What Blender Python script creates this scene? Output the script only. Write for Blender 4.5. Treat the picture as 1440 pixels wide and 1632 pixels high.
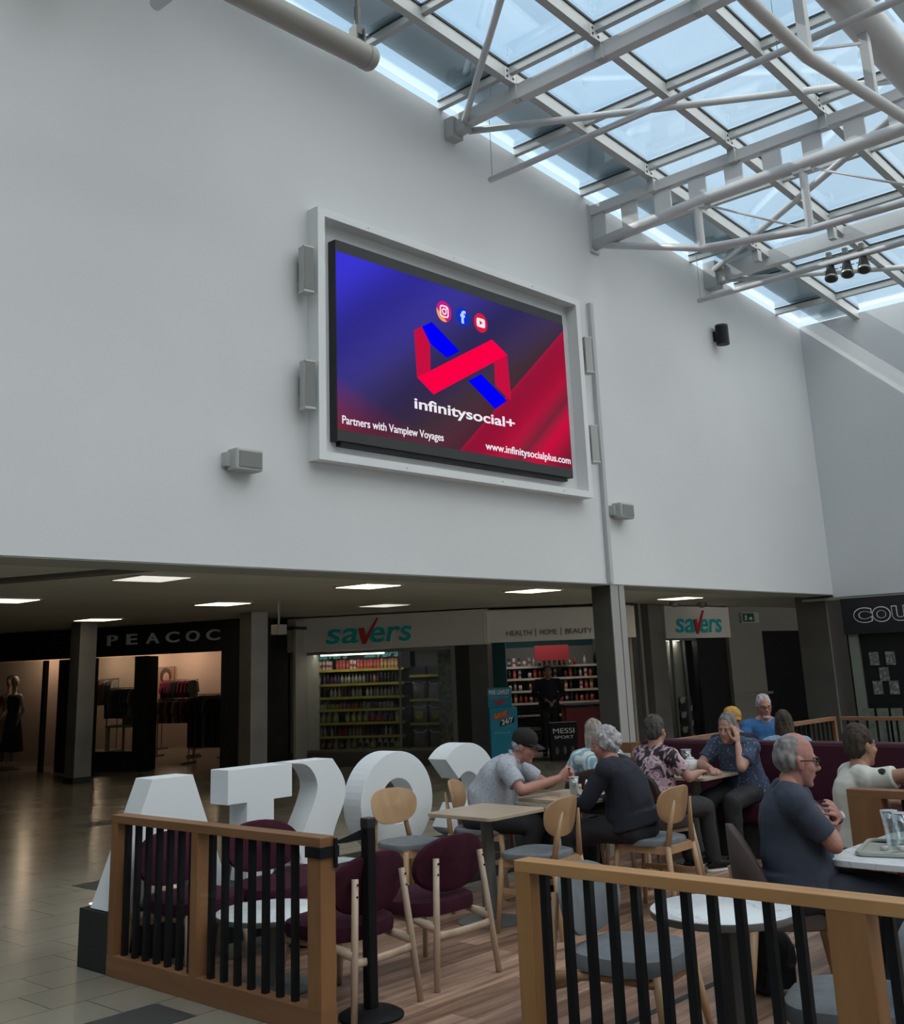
import bpy, bmesh, math, random
from mathutils import Vector, Matrix, noise
PI = math.pi
random.seed(7)
for o in list(bpy.data.objects):
    bpy.data.objects.remove(o, do_unlink=True)
SC = bpy.context.scene
COL = SC.collection

# ------------------------------------------------------------------ camera
CAM_H = 1.68
PITCH, ROLL, YAW = math.radians(14.94), math.radians(-2.279), math.radians(42.2)
F_PX = 1730.0
cam_d = bpy.data.cameras.new('camera')
cam = bpy.data.objects.new('camera', cam_d)
COL.objects.link(cam)
SC.camera = cam
fw = Vector((0, math.cos(PITCH), math.sin(PITCH)))
up = Vector((0, -math.sin(PITCH), math.cos(PITCH)))
rt = Vector((1, 0, 0))
c_, s_ = math.cos(ROLL), math.sin(ROLL)
rt2 = rt * c_ + up * s_
up2 = up * c_ - rt * s_
WX = Vector((math.sin(YAW), math.cos(YAW), 0))
WY = Vector((-math.cos(YAW), math.sin(YAW), 0))
def towld(v):
    return Vector((v.dot(WX), v.dot(WY), v.z))
R3 = Matrix((towld(rt2), towld(up2), -towld(fw))).transposed()
cam.matrix_world = Matrix.Translation((0, 0, CAM_H)) @ R3.to_4x4()
cam_d.sensor_fit = 'HORIZONTAL'
cam_d.sensor_width = 36.0
cam_d.lens = 36.0 * F_PX / 1440.0
cam_d.shift_y = -(816 - 600) / 1440.0
cam_d.clip_start = 0.05
cam_d.clip_end = 500

# ------------------------------------------------------------------ view, world, sun
SC.view_settings.view_transform = 'Standard'
SC.view_settings.look = 'None'
SC.view_settings.exposure = 0.0
SC.view_settings.gamma = 1.0
SC.view_settings.use_curve_mapping = False
SKY, FILL_SKY = 1.30, 3.5
W = bpy.data.worlds.new('sky')
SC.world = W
W.use_nodes = True
wn = W.node_tree
wn.nodes.clear()
wo = wn.nodes.new('ShaderNodeOutputWorld')
wb = wn.nodes.new('ShaderNodeBackground')
tc = wn.nodes.new('ShaderNodeTexCoord')
nz = wn.nodes.new('ShaderNodeTexNoise')
nz.inputs['Scale'].default_value = 2.6
nz.inputs['Detail'].default_value = 4
nz.inputs['Roughness'].default_value = 0.5
cr = wn.nodes.new('ShaderNodeValToRGB')
cr.color_ramp.elements[0].position = 0.38
cr.color_ramp.elements[0].color = (0.46, 0.66, 0.85, 1)
cr.color_ramp.elements[1].position = 0.66
cr.color_ramp.elements[1].color = (0.72, 0.83, 0.91, 1)
wn.links.new(tc.outputs['Generated'], nz.inputs['Vector'])
wn.links.new(nz.outputs['Fac'], cr.inputs['Fac'])
wn.links.new(cr.outputs['Color'], wb.inputs['Color'])
# unseen bright half of the sky (towards -Y), added to light the wall
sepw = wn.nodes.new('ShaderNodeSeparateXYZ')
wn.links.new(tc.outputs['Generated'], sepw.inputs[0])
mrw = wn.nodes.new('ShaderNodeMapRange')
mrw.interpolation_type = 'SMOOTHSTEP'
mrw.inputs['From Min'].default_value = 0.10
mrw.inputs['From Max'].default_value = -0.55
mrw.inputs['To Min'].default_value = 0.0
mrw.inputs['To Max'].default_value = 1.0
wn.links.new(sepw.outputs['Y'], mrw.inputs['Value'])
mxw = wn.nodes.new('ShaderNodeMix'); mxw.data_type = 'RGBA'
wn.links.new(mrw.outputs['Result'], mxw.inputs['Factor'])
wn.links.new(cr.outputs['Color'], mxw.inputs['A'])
mxw.inputs['B'].default_value = (FILL_SKY * 1.0, FILL_SKY * 0.965, FILL_SKY * 0.92, 1)
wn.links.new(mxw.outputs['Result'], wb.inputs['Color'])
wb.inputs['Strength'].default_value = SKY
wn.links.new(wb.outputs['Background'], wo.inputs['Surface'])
sun_d = bpy.data.lights.new('sun', 'SUN')
sun_d.energy = 3.6
sun_d.angle = math.radians(0.6)
sun_d.color = (1.0, 0.95, 0.87)
sun = bpy.data.objects.new('sun', sun_d)
COL.objects.link(sun)
SUN_DIR = Vector((0.30, -0.72, -0.695)).normalized()
sun.rotation_euler = SUN_DIR.to_track_quat('-Z', 'Y').to_euler()
sun.location = (6, 20, 30)

# ------------------------------------------------------------------ materials
MATS = {}
def mat(name, col, rough=0.6, metal=0.0, spec=0.5, emit=None, estr=0.0, bump=None, var=None):
    if name in MATS:
        return MATS[name]
    m = bpy.data.materials.new(name)
    m.use_nodes = True
    nt = m.node_tree
    b = nt.nodes['Principled BSDF']
    b.inputs['Base Color'].default_value = (*col, 1)
    b.inputs['Roughness'].default_value = rough
    b.inputs['Metallic'].default_value = metal
    b.inputs['Specular IOR Level'].default_value = spec
    if emit:
        b.inputs['Emission Color'].default_value = (*emit, 1)
        b.inputs['Emission Strength'].default_value = estr
    if var or bump:
        t = nt.nodes.new('ShaderNodeTexCoord')
        n = nt.nodes.new('ShaderNodeTexNoise')
        n.inputs['Scale'].default_value = (var or bump)[0]
        n.inputs['Detail'].default_value = 5
        nt.links.new(t.outputs['Object'], n.inputs['Vector'])
        if var:
            r = nt.nodes.new('ShaderNodeValToRGB')
            k = var[1]
            r.color_ramp.elements[0].position = 0.3
            r.color_ramp.elements[1].position = 0.7
            r.color_ramp.elements[0].color = (*[c * (1 - k) for c in col], 1)
            r.color_ramp.elements[1].color = (*[min(1, c * (1 + k)) for c in col], 1)
            nt.links.new(n.outputs['Fac'], r.inputs['Fac'])
            nt.links.new(r.outputs['Color'], b.inputs['Base Color'])
        if bump:
            bp = nt.nodes.new('ShaderNodeBump')
            bp.inputs['Strength'].default_value = bump[1]
            bp.inputs['Distance'].default_value = 0.01
            nt.links.new(n.outputs['Fac'], bp.inputs['Height'])
            nt.links.new(bp.outputs['Normal'], b.inputs['Normal'])
    MATS[name] = m
    return m

def ramp_mat(name, tex, scale, stops, rough=0.8, stretch=(1, 1, 1), detail=3, interp='LINEAR', distortion=0.0, coord='Object', bump=0.0):
    """procedural pattern: a texture through a colour ramp"""
    if name in MATS:
        return MATS[name]
    m = bpy.data.materials.new(name)
    m.use_nodes = True
    nt = m.node_tree
    b = nt.nodes['Principled BSDF']
    b.inputs['Roughness'].default_value = rough
    t = nt.nodes.new('ShaderNodeTexCoord')
    mp = nt.nodes.new('ShaderNodeMapping')
    mp.inputs['Scale'].default_value = stretch
    nt.links.new(t.outputs[coord], mp.inputs['Vector'])
    if tex == 'noise':
        n = nt.nodes.new('ShaderNodeTexNoise')
        n.inputs['Detail'].default_value = detail
        n.inputs['Distortion'].default_value = distortion
        out = n.outputs['Fac']
    elif tex == 'voronoi':
        n = nt.nodes.new('ShaderNodeTexVoronoi')
        out = n.outputs['Distance']
    else:
        n = nt.nodes.new('ShaderNodeTexWave')
        n.inputs['Distortion'].default_value = distortion
        n.inputs['Detail'].default_value = detail
        out = n.outputs['Fac']
    n.inputs['Scale'].default_value = scale
    nt.links.new(mp.outputs['Vector'], n.inputs['Vector'])
    r = nt.nodes.new('ShaderNodeValToRGB')
    r.color_ramp.interpolation = interp
    while len(r.color_ramp.elements) < len(stops):
        r.color_ramp.elements.new(0.5)
    for e, (p, c) in zip(r.color_ramp.elements, stops):
        e.position = p
        e.color = (*c, 1)
    nt.links.new(out, r.inputs['Fac'])
    nt.links.new(r.outputs['Color'], b.inputs['Base Color'])
    if bump:
        bp = nt.nodes.new('ShaderNodeBump')
        bp.inputs['Strength'].default_value = bump
        bp.inputs['Distance'].default_value = 0.005
        nt.links.new(out, bp.inputs['Height'])
        nt.links.new(bp.outputs['Normal'], b.inputs['Normal'])
    MATS[name] = m
    return m

def wood(name, c0, c1, rough=0.45, axis='X', scale=9):
    st = {'X': (0.12, 1, 1), 'Y': (1, 0.12, 1), 'Z': (1, 1, 0.12)}[axis]
    return ramp_mat(name, 'noise', scale, [(0.3, c0), (0.7, c1)], rough, st, 6, distortion=0.6)

def glass_mat(name, tint, refl=0.12, rough=0.02):
    """thin pane: mostly see-through with a fresnel reflection"""
    if name in MATS:
        return MATS[name]
    m = bpy.data.materials.new(name)
    m.use_nodes = True
    nt = m.node_tree
    nt.nodes.clear()
    o = nt.nodes.new('ShaderNodeOutputMaterial')
    t = nt.nodes.new('ShaderNodeBsdfTransparent')
    t.inputs['Color'].default_value = (*tint, 1)
    g = nt.nodes.new('ShaderNodeBsdfGlossy')
    g.inputs['Roughness'].default_value = rough
    g.inputs['Color'].default_value = (0.9, 0.95, 1, 1)
    lw = nt.nodes.new('ShaderNodeLayerWeight')
    lw.inputs['Blend'].default_value = 0.5
    pw = nt.nodes.new('ShaderNodeMath'); pw.operation = 'POWER'; pw.inputs[1].default_value = 4.0
    ml = nt.nodes.new('ShaderNodeMath'); ml.operation = 'MULTIPLY_ADD'
    ml.inputs[1].default_value = 0.75; ml.inputs[2].default_value = refl * 0.5
    nt.links.new(lw.outputs['Facing'], pw.inputs[0]); nt.links.new(pw.outputs[0], ml.inputs[0])
    mx = nt.nodes.new('ShaderNodeMixShader')
    nt.links.new(ml.outputs[0], mx.inputs['Fac'])
    nt.links.new(t.outputs['BSDF'], mx.inputs[1])
    nt.links.new(g.outputs['BSDF'], mx.inputs[2])
    nt.links.new(mx.outputs['Shader'], o.inputs['Surface'])
    MATS[name] = m
    return m

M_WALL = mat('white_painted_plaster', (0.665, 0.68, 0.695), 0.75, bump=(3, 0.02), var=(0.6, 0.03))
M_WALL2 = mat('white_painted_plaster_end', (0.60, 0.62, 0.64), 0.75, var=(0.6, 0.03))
M_CEIL = mat('low_ceiling_paint', (0.66, 0.62, 0.54), 0.6, var=(0.8, 0.06))
M_STEEL = mat('white_painted_steel', (0.56, 0.57, 0.58), 0.45)
M_RAFT = mat('roof_bar_paint', (0.42, 0.44, 0.44), 0.5)
M_TUBE = mat('grey_duct_paint', (0.36, 0.35, 0.33), 0.5)
M_BLACK = mat('black_metal', (0.007, 0.0075, 0.009), 0.5, spec=0.25)
M_DARKBOX = mat('plinth_black', (0.022, 0.024, 0.024), 0.7)
M_LETTER = mat('white_letter_board', (0.80, 0.84, 0.87), 0.6)
M_PILLAR = mat('brushed_pillar_cladding', (0.25, 0.24, 0.225), 0.45, metal=0.3, var=(2.0, 0.15))
M_PILLARD = mat('dark_pillar_cladding', (0.10, 0.10, 0.096), 0.4, metal=0.3, var=(2.0, 0.15))
M_PILLARL = mat('aluminium_cover_strip', (0.34, 0.34, 0.33), 0.4, metal=0.4)
M_OAK_SHADED = wood('oak_rail_shaded', (0.21, 0.098, 0.045), (0.30, 0.150, 0.070), 0.45, 'Y')  # oak darkened in its colour for the dimmer light on the left fence
M_OAKZ_SHADED = wood('oak_post_shaded', (0.22, 0.100, 0.040), (0.32, 0.155, 0.065), 0.45, 'Z')  # post oak with the same shade put into the colour
M_BEECH = wood('beech_wood', (0.42, 0.25, 0.13), (0.52, 0.33, 0.18), 0.4, 'Z')
M_ASH = wood('pale_ash_wood', (0.42, 0.31, 0.22), (0.55, 0.42, 0.31), 0.4, 'Z')
M_TOP = wood('table_oak_laminate', (0.46, 0.36, 0.255), (0.57, 0.46, 0.34), 0.3, 'X')
M_MAROON = mat('maroon_fabric', (0.052, 0.012, 0.024), 0.9, spec=0.15, bump=(220, 0.3), var=(14, 0.15))
M_MAROON2 = mat('maroon_vinyl', (0.055, 0.011, 0.024), 0.5, spec=0.3, var=(5, 0.1))
M_GREYF = mat('grey_fabric', (0.185, 0.20, 0.215), 0.9, spec=0.2, bump=(220, 0.3), var=(14, 0.12))
M_DARKF = mat('dark_brown_fabric', (0.035, 0.02, 0.02), 0.85, var=(14, 0.12))
M_MARBLE = ramp_mat('white_marble_laminate', 'noise', 3.5, [(0.40, (0.84, 0.88, 0.91)), (0.495, (0.80, 0.84, 0.87)), (0.51, (0.60, 0.63, 0.65)), (0.53, (0.84, 0.88, 0.91))], 0.25, (1, 1, 1), 6, distortion=1.5)
M_TBASE = mat('grey_powder_coat', (0.15, 0.16, 0.155), 0.5)
M_TDARK = mat('dark_table_stem', (0.05, 0.052, 0.054), 0.45)
M_WHITEC = mat('white_china', (0.75, 0.76, 0.75), 0.2)
M_MILK = mat('milky_drink', (0.60, 0.60, 0.54), 0.4)
M_SHOPDARK = mat('shop_dark_frame', (0.012, 0.013, 0.015), 0.5)
M_SIGNW = mat('white_fascia_panel', (0.78, 0.75, 0.70), 0.5)
M_TEAL = mat('teal_sign_letter', (0.0, 0.50, 0.52), 0.4)
M_RED = mat('red_sign_letter', (0.60, 0.03, 0.04), 0.4)
M_WHT = mat('white_sign_edge', (0.85, 0.85, 0.85), 0.5)
M_GREYTXT = mat('grey_sign_letter', (0.09, 0.085, 0.08), 0.5)
M_LAMP = mat('ceiling_light_diffuser', (0.8, 0.78, 0.7), 0.5, emit=(1.0, 0.82, 0.55), estr=4.0)
M_LAMPC = mat('ceiling_light_diffuser_dim', (0.8, 0.8, 0.78), 0.5, emit=(0.95, 0.92, 0.82), estr=0.8)
G_ROOF = glass_mat('roof_glass', (0.93, 0.97, 0.99), 0.34)
G_SHOP = glass_mat('shop_glass', (0.85, 0.88, 0.87), 0.10)
G_DRINK = glass_mat('drinking_glass', (0.92, 0.94, 0.94), 0.35)

# ------------------------------------------------------------------ mesh builder
class MB:
    def __init__(s):
        s.v = []; s.f = []
    def add(s, vs, fs):
        n = len(s.v)
        s.v += [tuple(v) for v in vs]
        s.f += [tuple(i + n for i in f) for f in fs]
        return s
    def box(s, c, d, rot=None):
        hx, hy, hz = d[0] / 2, d[1] / 2, d[2] / 2
        vs = [Vector((x, y, z)) for x in (-hx, hx) for y in (-hy, hy) for z in (-hz, hz)]
        if rot is not None:
            vs = [rot @ v for v in vs]
        c = Vector(c)
        return s.add([v + c for v in vs], [(0, 1, 3, 2), (4, 6, 7, 5), (0, 4, 5, 1), (2, 3, 7, 6), (0, 2, 6, 4), (1, 5, 7, 3)])
    def bx(s, x0, x1, y0, y1, z0, z1):
        return s.box(((x0 + x1) / 2, (y0 + y1) / 2, (z0 + z1) / 2), (abs(x1 - x0), abs(y1 - y0), abs(z1 - z0)))
    def beam(s, a, b, w, h, upv=(0, 0, 1)):
        a, b = Vector(a), Vector(b)
        d = (b - a); L = d.length; d.normalize()
        u = Vector(upv); sd = u.cross(d).normalized(); u = d.cross(sd)
        R = Matrix((d, sd, u)).transposed()
        return s.box((a + b) / 2, (L, w, h), R)
    def loft(s, rings, cap=True, n=16):
        """rings: (centre, U, V) with U, V radius vectors"""
        vs = []
        for c, U, V in rings:
            c, U, V = Vector(c), Vector(U), Vector(V)
            for i in range(n):
                a = 2 * PI * i / n
                vs.append(c + U * math.cos(a) + V * math.sin(a))
        fs = []
        m = len(rings)
        for k in range(m - 1):
            for i in range(n):
                j = (i + 1) % n
                fs.append((k * n + i, k * n + j, (k + 1) * n + j, (k + 1) * n + i))
        if cap:
            fs.append(tuple(range(n - 1, -1, -1)))
            fs.append(tuple((m - 1) * n + i for i in range(n)))
        return s.add(vs, fs)
    def cone(s, a, b, ra, rb, n=12, cap=True, side=None, flat=1.0):
        a, b = Vector(a), Vector(b)
        d = (b - a).normalized()
        if side is None:
            side = Vector((0, 0, 1)) if abs(d.z) < 0.9 else Vector((1, 0, 0))
        U = d.cross(Vector(side)).normalized(); V = d.cross(U).normalized()
        return s.loft([(a, U * ra, V * ra * flat), (b, U * rb, V * rb * flat)], cap, n)
    def caps(s, a, b, ra, rb, n=12, side=None, flat=1.0):
        """capsule with rounded ends"""
        a, b = Vector(a), Vector(b)
        d = (b - a)
        if d.length < 1e-6: d = Vector((0, 0, 1e-4))
        d.normalize()
        if side is None:
            side = Vector((0, 0, 1)) if abs(d.z) < 0.9 else Vector((1, 0, 0))
        U = d.cross(Vector(side)).normalized(); V = d.cross(U).normalized()
        rings = []
        for t in (-80, -55, -28, 0):
            c, q = math.cos(math.radians(t)), math.sin(math.radians(t))
            rings.append((a + d * ra * q, U * ra * c, V * ra * c * flat))
        for t in (0, 28, 55, 80):
            c, q = math.cos(math.radians(t)), math.sin(math.radians(t))
            rings.append((b + d * rb * q, U * rb * c, V * rb * c * flat))
        return s.loft(rings, True, n)
    def tube(s, pts, r, n=10):
        pts = [Vector(p) for p in pts]
        rings = []
        prev = None
        for i, p in enumerate(pts):
            if i == 0: d = pts[1] - p
            elif i == len(pts) - 1: d = p - pts[i - 1]
            else: d = (pts[i + 1] - p).normalized() + (p - pts[i - 1]).normalized()
            d.normalize()
            if prev is None:
                side = Vector((0, 0, 1)) if abs(d.z) < 0.9 else Vector((1, 0, 0))
                U = d.cross(side).normalized()
            else:
                U = (prev - d * prev.dot(d)).normalized()
            prev = U
            V = d.cross(U)
            rr = r[i] if isinstance(r, (list, tuple)) else r
            rings.append((p, U * rr, V * rr))
        return s.loft(rings, True, n)
    def ell(s, c, r, R=None, n=16, m=10):
        """ellipsoid, R a 3x3 orientation"""
        c = Vector(c)
        R = R or Matrix.Identity(3)
        vs = [c + R @ Vector((0, 0, -r[2]))]
        for k in range(1, m):
            t = -PI / 2 + PI * k / m
            for i in range(n):
                a = 2 * PI * i / n
                vs.append(c + R @ Vector((r[0] * math.cos(t) * math.cos(a), r[1] * math.cos(t) * math.sin(a), r[2] * math.sin(t))))
        vs.append(c + R @ Vector((0, 0, r[2])))
        fs = [(0, 1 + (i + 1) % n, 1 + i) for i in range(n)]
        for k in range(m - 2):
            for i in range(n):
                j = (i + 1) % n
                fs.append((1 + k * n + i, 1 + k * n + j, 1 + (k + 1) * n + j, 1 + (k + 1) * n + i))
        L = len(vs) - 1
        fs += [(L, 1 + (m - 2) * n + i, 1 + (m - 2) * n + (i + 1) % n) for i in range(n)]
        return s.add(vs, fs)
    def lathe(s, prof, c=(0, 0, 0), n=24):
        """prof: (r, z) pairs"""
        c = Vector(c)
        return s.loft([(c + Vector((0, 0, z)), Vector((max(r, 1e-4), 0, 0)), Vector((0, max(r, 1e-4), 0))) for r, z in prof], True, n)
    def prism(s, poly, O, U, V, N, t):
        """closed outline poly (u, v) in the plane O + uU + vV, pushed along N by t"""
        O, U, V, N = Vector(O), Vector(U), Vector(V), Vector(N)
        n = len(poly)
        vs = [O + U * a + V * b for a, b in poly] + [O + U * a + V * b + N * t for a, b in poly]
        fs = [tuple(range(n - 1, -1, -1)), tuple(range(n, 2 * n))]
        fs += [(i, (i + 1) % n, (i + 1) % n + n, i + n) for i in range(n)]
        return s.add(vs, fs)
    def ringprism(s, outer, inner, O, U, V, N, t):
        O, U, V, N = Vector(O), Vector(U), Vector(V), Vector(N)
        n = len(outer)
        P = lambda q, k: O + U * q[0] + V * q[1] + N * k
        vs = [P(q, 0) for q in outer] + [P(q, 0) for q in inner] + [P(q, t) for q in outer] + [P(q, t) for q in inner]
        fs = []
        for i in range(n):
            j = (i + 1) % n
            fs += [(i, n + i, n + j, j), (2 * n + i, 2 * n + j, 3 * n + j, 3 * n + i), (i, j, 2 * n + j, 2 * n + i), (n + i, 3 * n + i, 3 * n + j, n + j)]
        return s.add(vs, fs)
    def mesh(s, name):
        me = bpy.data.meshes.new(name)
        me.from_pydata(s.v, [], s.f)
        bm = bmesh.new(); bm.from_mesh(me)
        bmesh.ops.recalc_face_normals(bm, faces=bm.faces)
        bm.to_mesh(me); bm.free()
        return me
    def build(s, name, m, parent=None, smooth=False, bevel=0.0, auto=False):
        me = s.mesh(name)
        me.materials.append(m)
        if smooth or auto:
            for p in me.polygons: p.use_smooth = True
        if auto:
            try: me.set_sharp_from_angle(angle=math.radians(38))
            except Exception: pass
        o = bpy.data.objects.new(name, me)
        COL.objects.link(o)
        if parent: o.parent = parent
        if bevel:
            b = o.modifiers.new('bevel', 'BEVEL')
            b.width = bevel; b.segments = 2; b.limit_method = 'ANGLE'; b.angle_limit = math.radians(40)
        return o

def bake(mb, name, m, parent=None, voxel=0.008, smooth=2, disp=None, seed=0):
    """fuse overlapping volumes into one continuous skin"""
    me = mb.mesh(name)
    o = bpy.data.objects.new(name, me)
    COL.objects.link(o)
    r = o.modifiers.new('r', 'REMESH'); r.mode = 'VOXEL'; r.voxel_size = voxel; r.use_smooth_shade = True
    if smooth:
        sm = o.modifiers.new('s', 'SMOOTH'); sm.factor = 0.5; sm.iterations = smooth
    dg = bpy.context.evaluated_depsgraph_get()
    ev = o.evaluated_get(dg)
    nm = bpy.data.meshes.new_from_object(ev)
    bpy.data.objects.remove(o, do_unlink=True)
    bpy.data.meshes.remove(me)
    nm.name = name
    if disp:
        amp, sc = disp[0], disp[1]
        st = disp[2] if len(disp) > 2 else (1, 1, 1)
        off = Vector((seed * 3.7, seed * 1.3, seed))
        nn = [v.normal.copy() for v in nm.vertices]
        for v, q in zip(nm.vertices, nn):
            p = Vector((v.co.x * st[0], v.co.y * st[1], v.co.z * st[2])) * sc + off
            v.co += q * (noise.noise(p) * amp + noise.noise(p * 2.1) * amp * 0.4)
    nm.materials.clear()
    nm.materials.append(m)
    for p in nm.polygons: p.use_smooth = True
    ob = bpy.data.objects.new(name, nm)
    COL.objects.link(ob)
    if parent: ob.parent = parent
    return ob

def tag(o, label=None, cat=None, group=None, kind=None):
    if label: o['label'] = label
    if cat: o['category'] = cat
    if group: o['group'] = group
    if kind: o['kind'] = kind
    return o
def thing(name, label, cat, loc=(0, 0, 0), rz=0.0, group=None):
    o = bpy.data.objects.new(name, None)
    o.empty_display_size = 0.1
    COL.objects.link(o)
    o.location = loc
    o.rotation_euler = (0, 0, rz)
    return tag(o, label, cat, group)
def struct(name, mb, m, **k):
    return tag(mb.build(name, m, **k), kind='structure')
KIDS = {}
def copy_tree(o, parent=None):
    c = o.copy()
    COL.objects.link(c)
    c.parent = parent
    if parent is not None:
        c.matrix_parent_inverse = o.matrix_parent_inverse
    for ch in [x for x in bpy.data.objects if x.parent == o]:
        copy_tree(ch, c)
    return c
def dup(root, loc, rz, label, group=None):
    c = copy_tree(root)
    c.location = loc
    c.rotation_euler = (0, 0, rz)
    c['label'] = label
    if group: c['group'] = group
    return c

ORD = ['first', 'second', 'third', 'fourth', 'fifth', 'sixth', 'seventh', 'eighth', 'ninth', 'tenth', 'eleventh', 'twelfth', 'thirteenth', 'fourteenth', 'fifteenth', 'sixteenth', 'seventeenth', 'eighteenth', 'nineteenth', 'twentieth', 'twenty first', 'twenty second', 'twenty third', 'twenty fourth', 'twenty fifth']
def text(s, name, m, O, U, V, width, height, parent=None, depth=0.01, shear=0.0, bold=0.0, outline=False):
    """lettering fitted to width x height from its lower-left corner O"""
    cu = bpy.data.curves.new(name, 'FONT')
    cu.body = s
    cu.shear = shear
    cu.offset = bold
    cu.extrude = 0.5
    o = bpy.data.objects.new(name, cu)
    COL.objects.link(o)
    dg = bpy.context.evaluated_depsgraph_get()
    me = bpy.data.meshes.new_from_object(o.evaluated_get(dg))
    bpy.data.objects.remove(o, do_unlink=True)
    xs = [v.co.x for v in me.vertices]; ys = [v.co.y for v in me.vertices]
    x0, x1, y0, y1 = min(xs), max(xs), min(ys), max(ys)
    U, V = Vector(U).normalized(), Vector(V).normalized()
    N = U.cross(V)
    O = Vector(O)
    for v in me.vertices:
        v.co = O + U * ((v.co.x - x0) / (x1 - x0) * width) + V * ((v.co.y - y0) / (y1 - y0) * height) + N * (v.co.z * depth)
    me.name = name
    me.materials.clear(); me.materials.append(m)
    ob = bpy.data.objects.new(name, me)
    COL.objects.link(ob)
    if parent: ob.parent = parent
    return ob

def wb(mb, name, m, root, **k):
    """a part given in place coordinates, hung under a root that stands (unrotated) elsewhere"""
    o = mb.build(name, m, root, **k)
    q = root; off = Vector((0, 0, 0))
    while q is not None:
        off += q.location; q = q.parent
    o.data.transform(Matrix.Translation(-off))
    return o
def wt(root, *a, **k):
    o = text(*a, parent=root, **k)
    o.data.transform(Matrix.Translation(-root.location))
    return o

# ================================================================== THE BUILDING
WY0 = 8.326          # face of the tall white wall with the screen
SOF = 2.65           # low ceiling height
def zr(x): return 9.299 - 0.09 * x      # underside of the sloping glass roof

# floor
def floor_mat():
    m = bpy.data.materials.new('polished_mall_tile')
    m.use_nodes = True
    nt = m.node_tree; b = nt.nodes['Principled BSDF']
    t = nt.nodes.new('ShaderNodeTexCoord'); mp = nt.nodes.new('ShaderNodeMapping')
    mp.inputs['Location'].default_value = (0.162, -0.002, 0)
    br = nt.nodes.new('ShaderNodeTexBrick')
    br.inputs['Scale'].default_value = 1.0
    br.inputs['Brick Width'].default_value = 0.6
    br.inputs['Row Height'].default_value = 0.374
    br.inputs['Mortar Size'].default_value = 0.0035
    br.inputs['Mortar Smooth'].default_value = 0.1
    br.offset = 0.33; br.offset_frequency = 2
    br.inputs['Color1'].default_value = (0.36, 0.335, 0.27, 1)
    br.inputs['Color2'].default_value = (0.325, 0.30, 0.24, 1)
    br.inputs['Mortar'].default_value = (0.09, 0.084, 0.07, 1)
    nt.links.new(t.outputs['Object'], mp.inputs['Vector']); nt.links.new(mp.outputs['Vector'], br.inputs['Vector'])
    n = nt.nodes.new('ShaderNodeTexNoise'); n.inputs['Scale'].default_value = 1.3; n.inputs['Detail'].default_value = 5
    nt.links.new(t.outputs['Object'], n.inputs['Vector'])
    mx = nt.nodes.new('ShaderNodeMix'); mx.data_type = 'RGBA'; mx.blend_type = 'MULTIPLY'; mx.inputs['Factor'].default_value = 0.35
    nt.links.new(br.outputs['Color'], mx.inputs['A']); nt.links.new(n.outputs['Fac'], mx.inputs['B'])
    nt.links.new(mx.outputs['Result'], b.inputs['Base Color'])
    mr = nt.nodes.new('ShaderNodeMapRange'); mr.inputs['To Min'].default_value = 0.19; mr.inputs['To Max'].default_value = 0.25
    nt.links.new(n.outputs['Fac'], mr.inputs['Value']); nt.links.new(mr.outputs['Result'], b.inputs['Roughness'])
    return m
struct('floor', MB().bx(-8, 32, -9, 34, -0.2, 0), floor_mat())
def plank_mat():
    m = bpy.data.materials.new('vinyl_wood_planks')
    m.use_nodes = True
    nt = m.node_tree; b = nt.nodes['Principled BSDF']; b.inputs['Roughness'].default_value = 0.42
    t = nt.nodes.new('ShaderNodeTexCoord')
    br = nt.nodes.new('ShaderNodeTexBrick')
    br.inputs['Scale'].default_value = 1.0
    br.inputs['Brick Width'].default_value = 1.1; br.inputs['Row Height'].default_value = 0.16
    br.inputs['Mortar Size'].default_value = 0.0015; br.inputs['Bias'].default_value = 0.1
    br.offset = 0.37
    br.inputs['Color1'].default_value = (0.20, 0.105, 0.066, 1)
    br.inputs['Color2'].default_value = (0.50, 0.315, 0.225, 1)
    br.inputs['Mortar'].default_value = (0.06, 0.035, 0.025, 1)
    nt.links.new(t.outputs['Object'], br.inputs['Vector'])
    mp = nt.nodes.new('ShaderNodeMapping'); mp.inputs['Scale'].default_value = (0.55, 7, 1)
    n = nt.nodes.new('ShaderNodeTexNoise'); n.inputs['Scale'].default_value = 2.2; n.inputs['Detail'].default_value = 6; n.inputs['Distortion'].default_value = 0.5
    nt.links.new(t.outputs['Object'], mp.inputs['Vector']); nt.links.new(mp.outputs['Vector'], n.inputs['Vector'])
    r = nt.nodes.new('ShaderNodeValToRGB'); r.color_ramp.elements[0].position = 0.3; r.color_ramp.elements[1].position = 0.65
    r.color_ramp.elements[0].color = (0.38, 0.34, 0.31, 1); r.color_ramp.elements[1].color = (1.15, 1.15, 1.15, 1)
    nt.links.new(n.outputs['Fac'], r.inputs['Fac'])
    mx = nt.nodes.new('ShaderNodeMix'); mx.data_type = 'RGBA'; mx.blend_type = 'MULTIPLY'; mx.inputs['Factor'].default_value = 1.0
    nt.links.new(br.outputs['Color'], mx.inputs['A']); nt.links.new(r.outputs['Color'], mx.inputs['B'])
    nt.links.new(mx.outputs['Result'], b.inputs['Base Color'])
    return m
struct('trim_1', MB().bx(3.82, 13.5, -4, 6.1, -0.05, 0.006), plank_mat())
M_DTILE = mat('dark_floor_tile', (0.06, 0.058, 0.055), 0.55)
k = 2
for (x0, y0) in ((3.03, 5.23), (5.13, 8.88), (9.5, 8.9), (3.03, 9.0), (7.1, 12.6)):
    struct('trim_%d' % k, MB().bx(x0, x0 + 0.6, y0, y0 + 0.37, -0.01, 0.003), M_DTILE); k += 1
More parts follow.
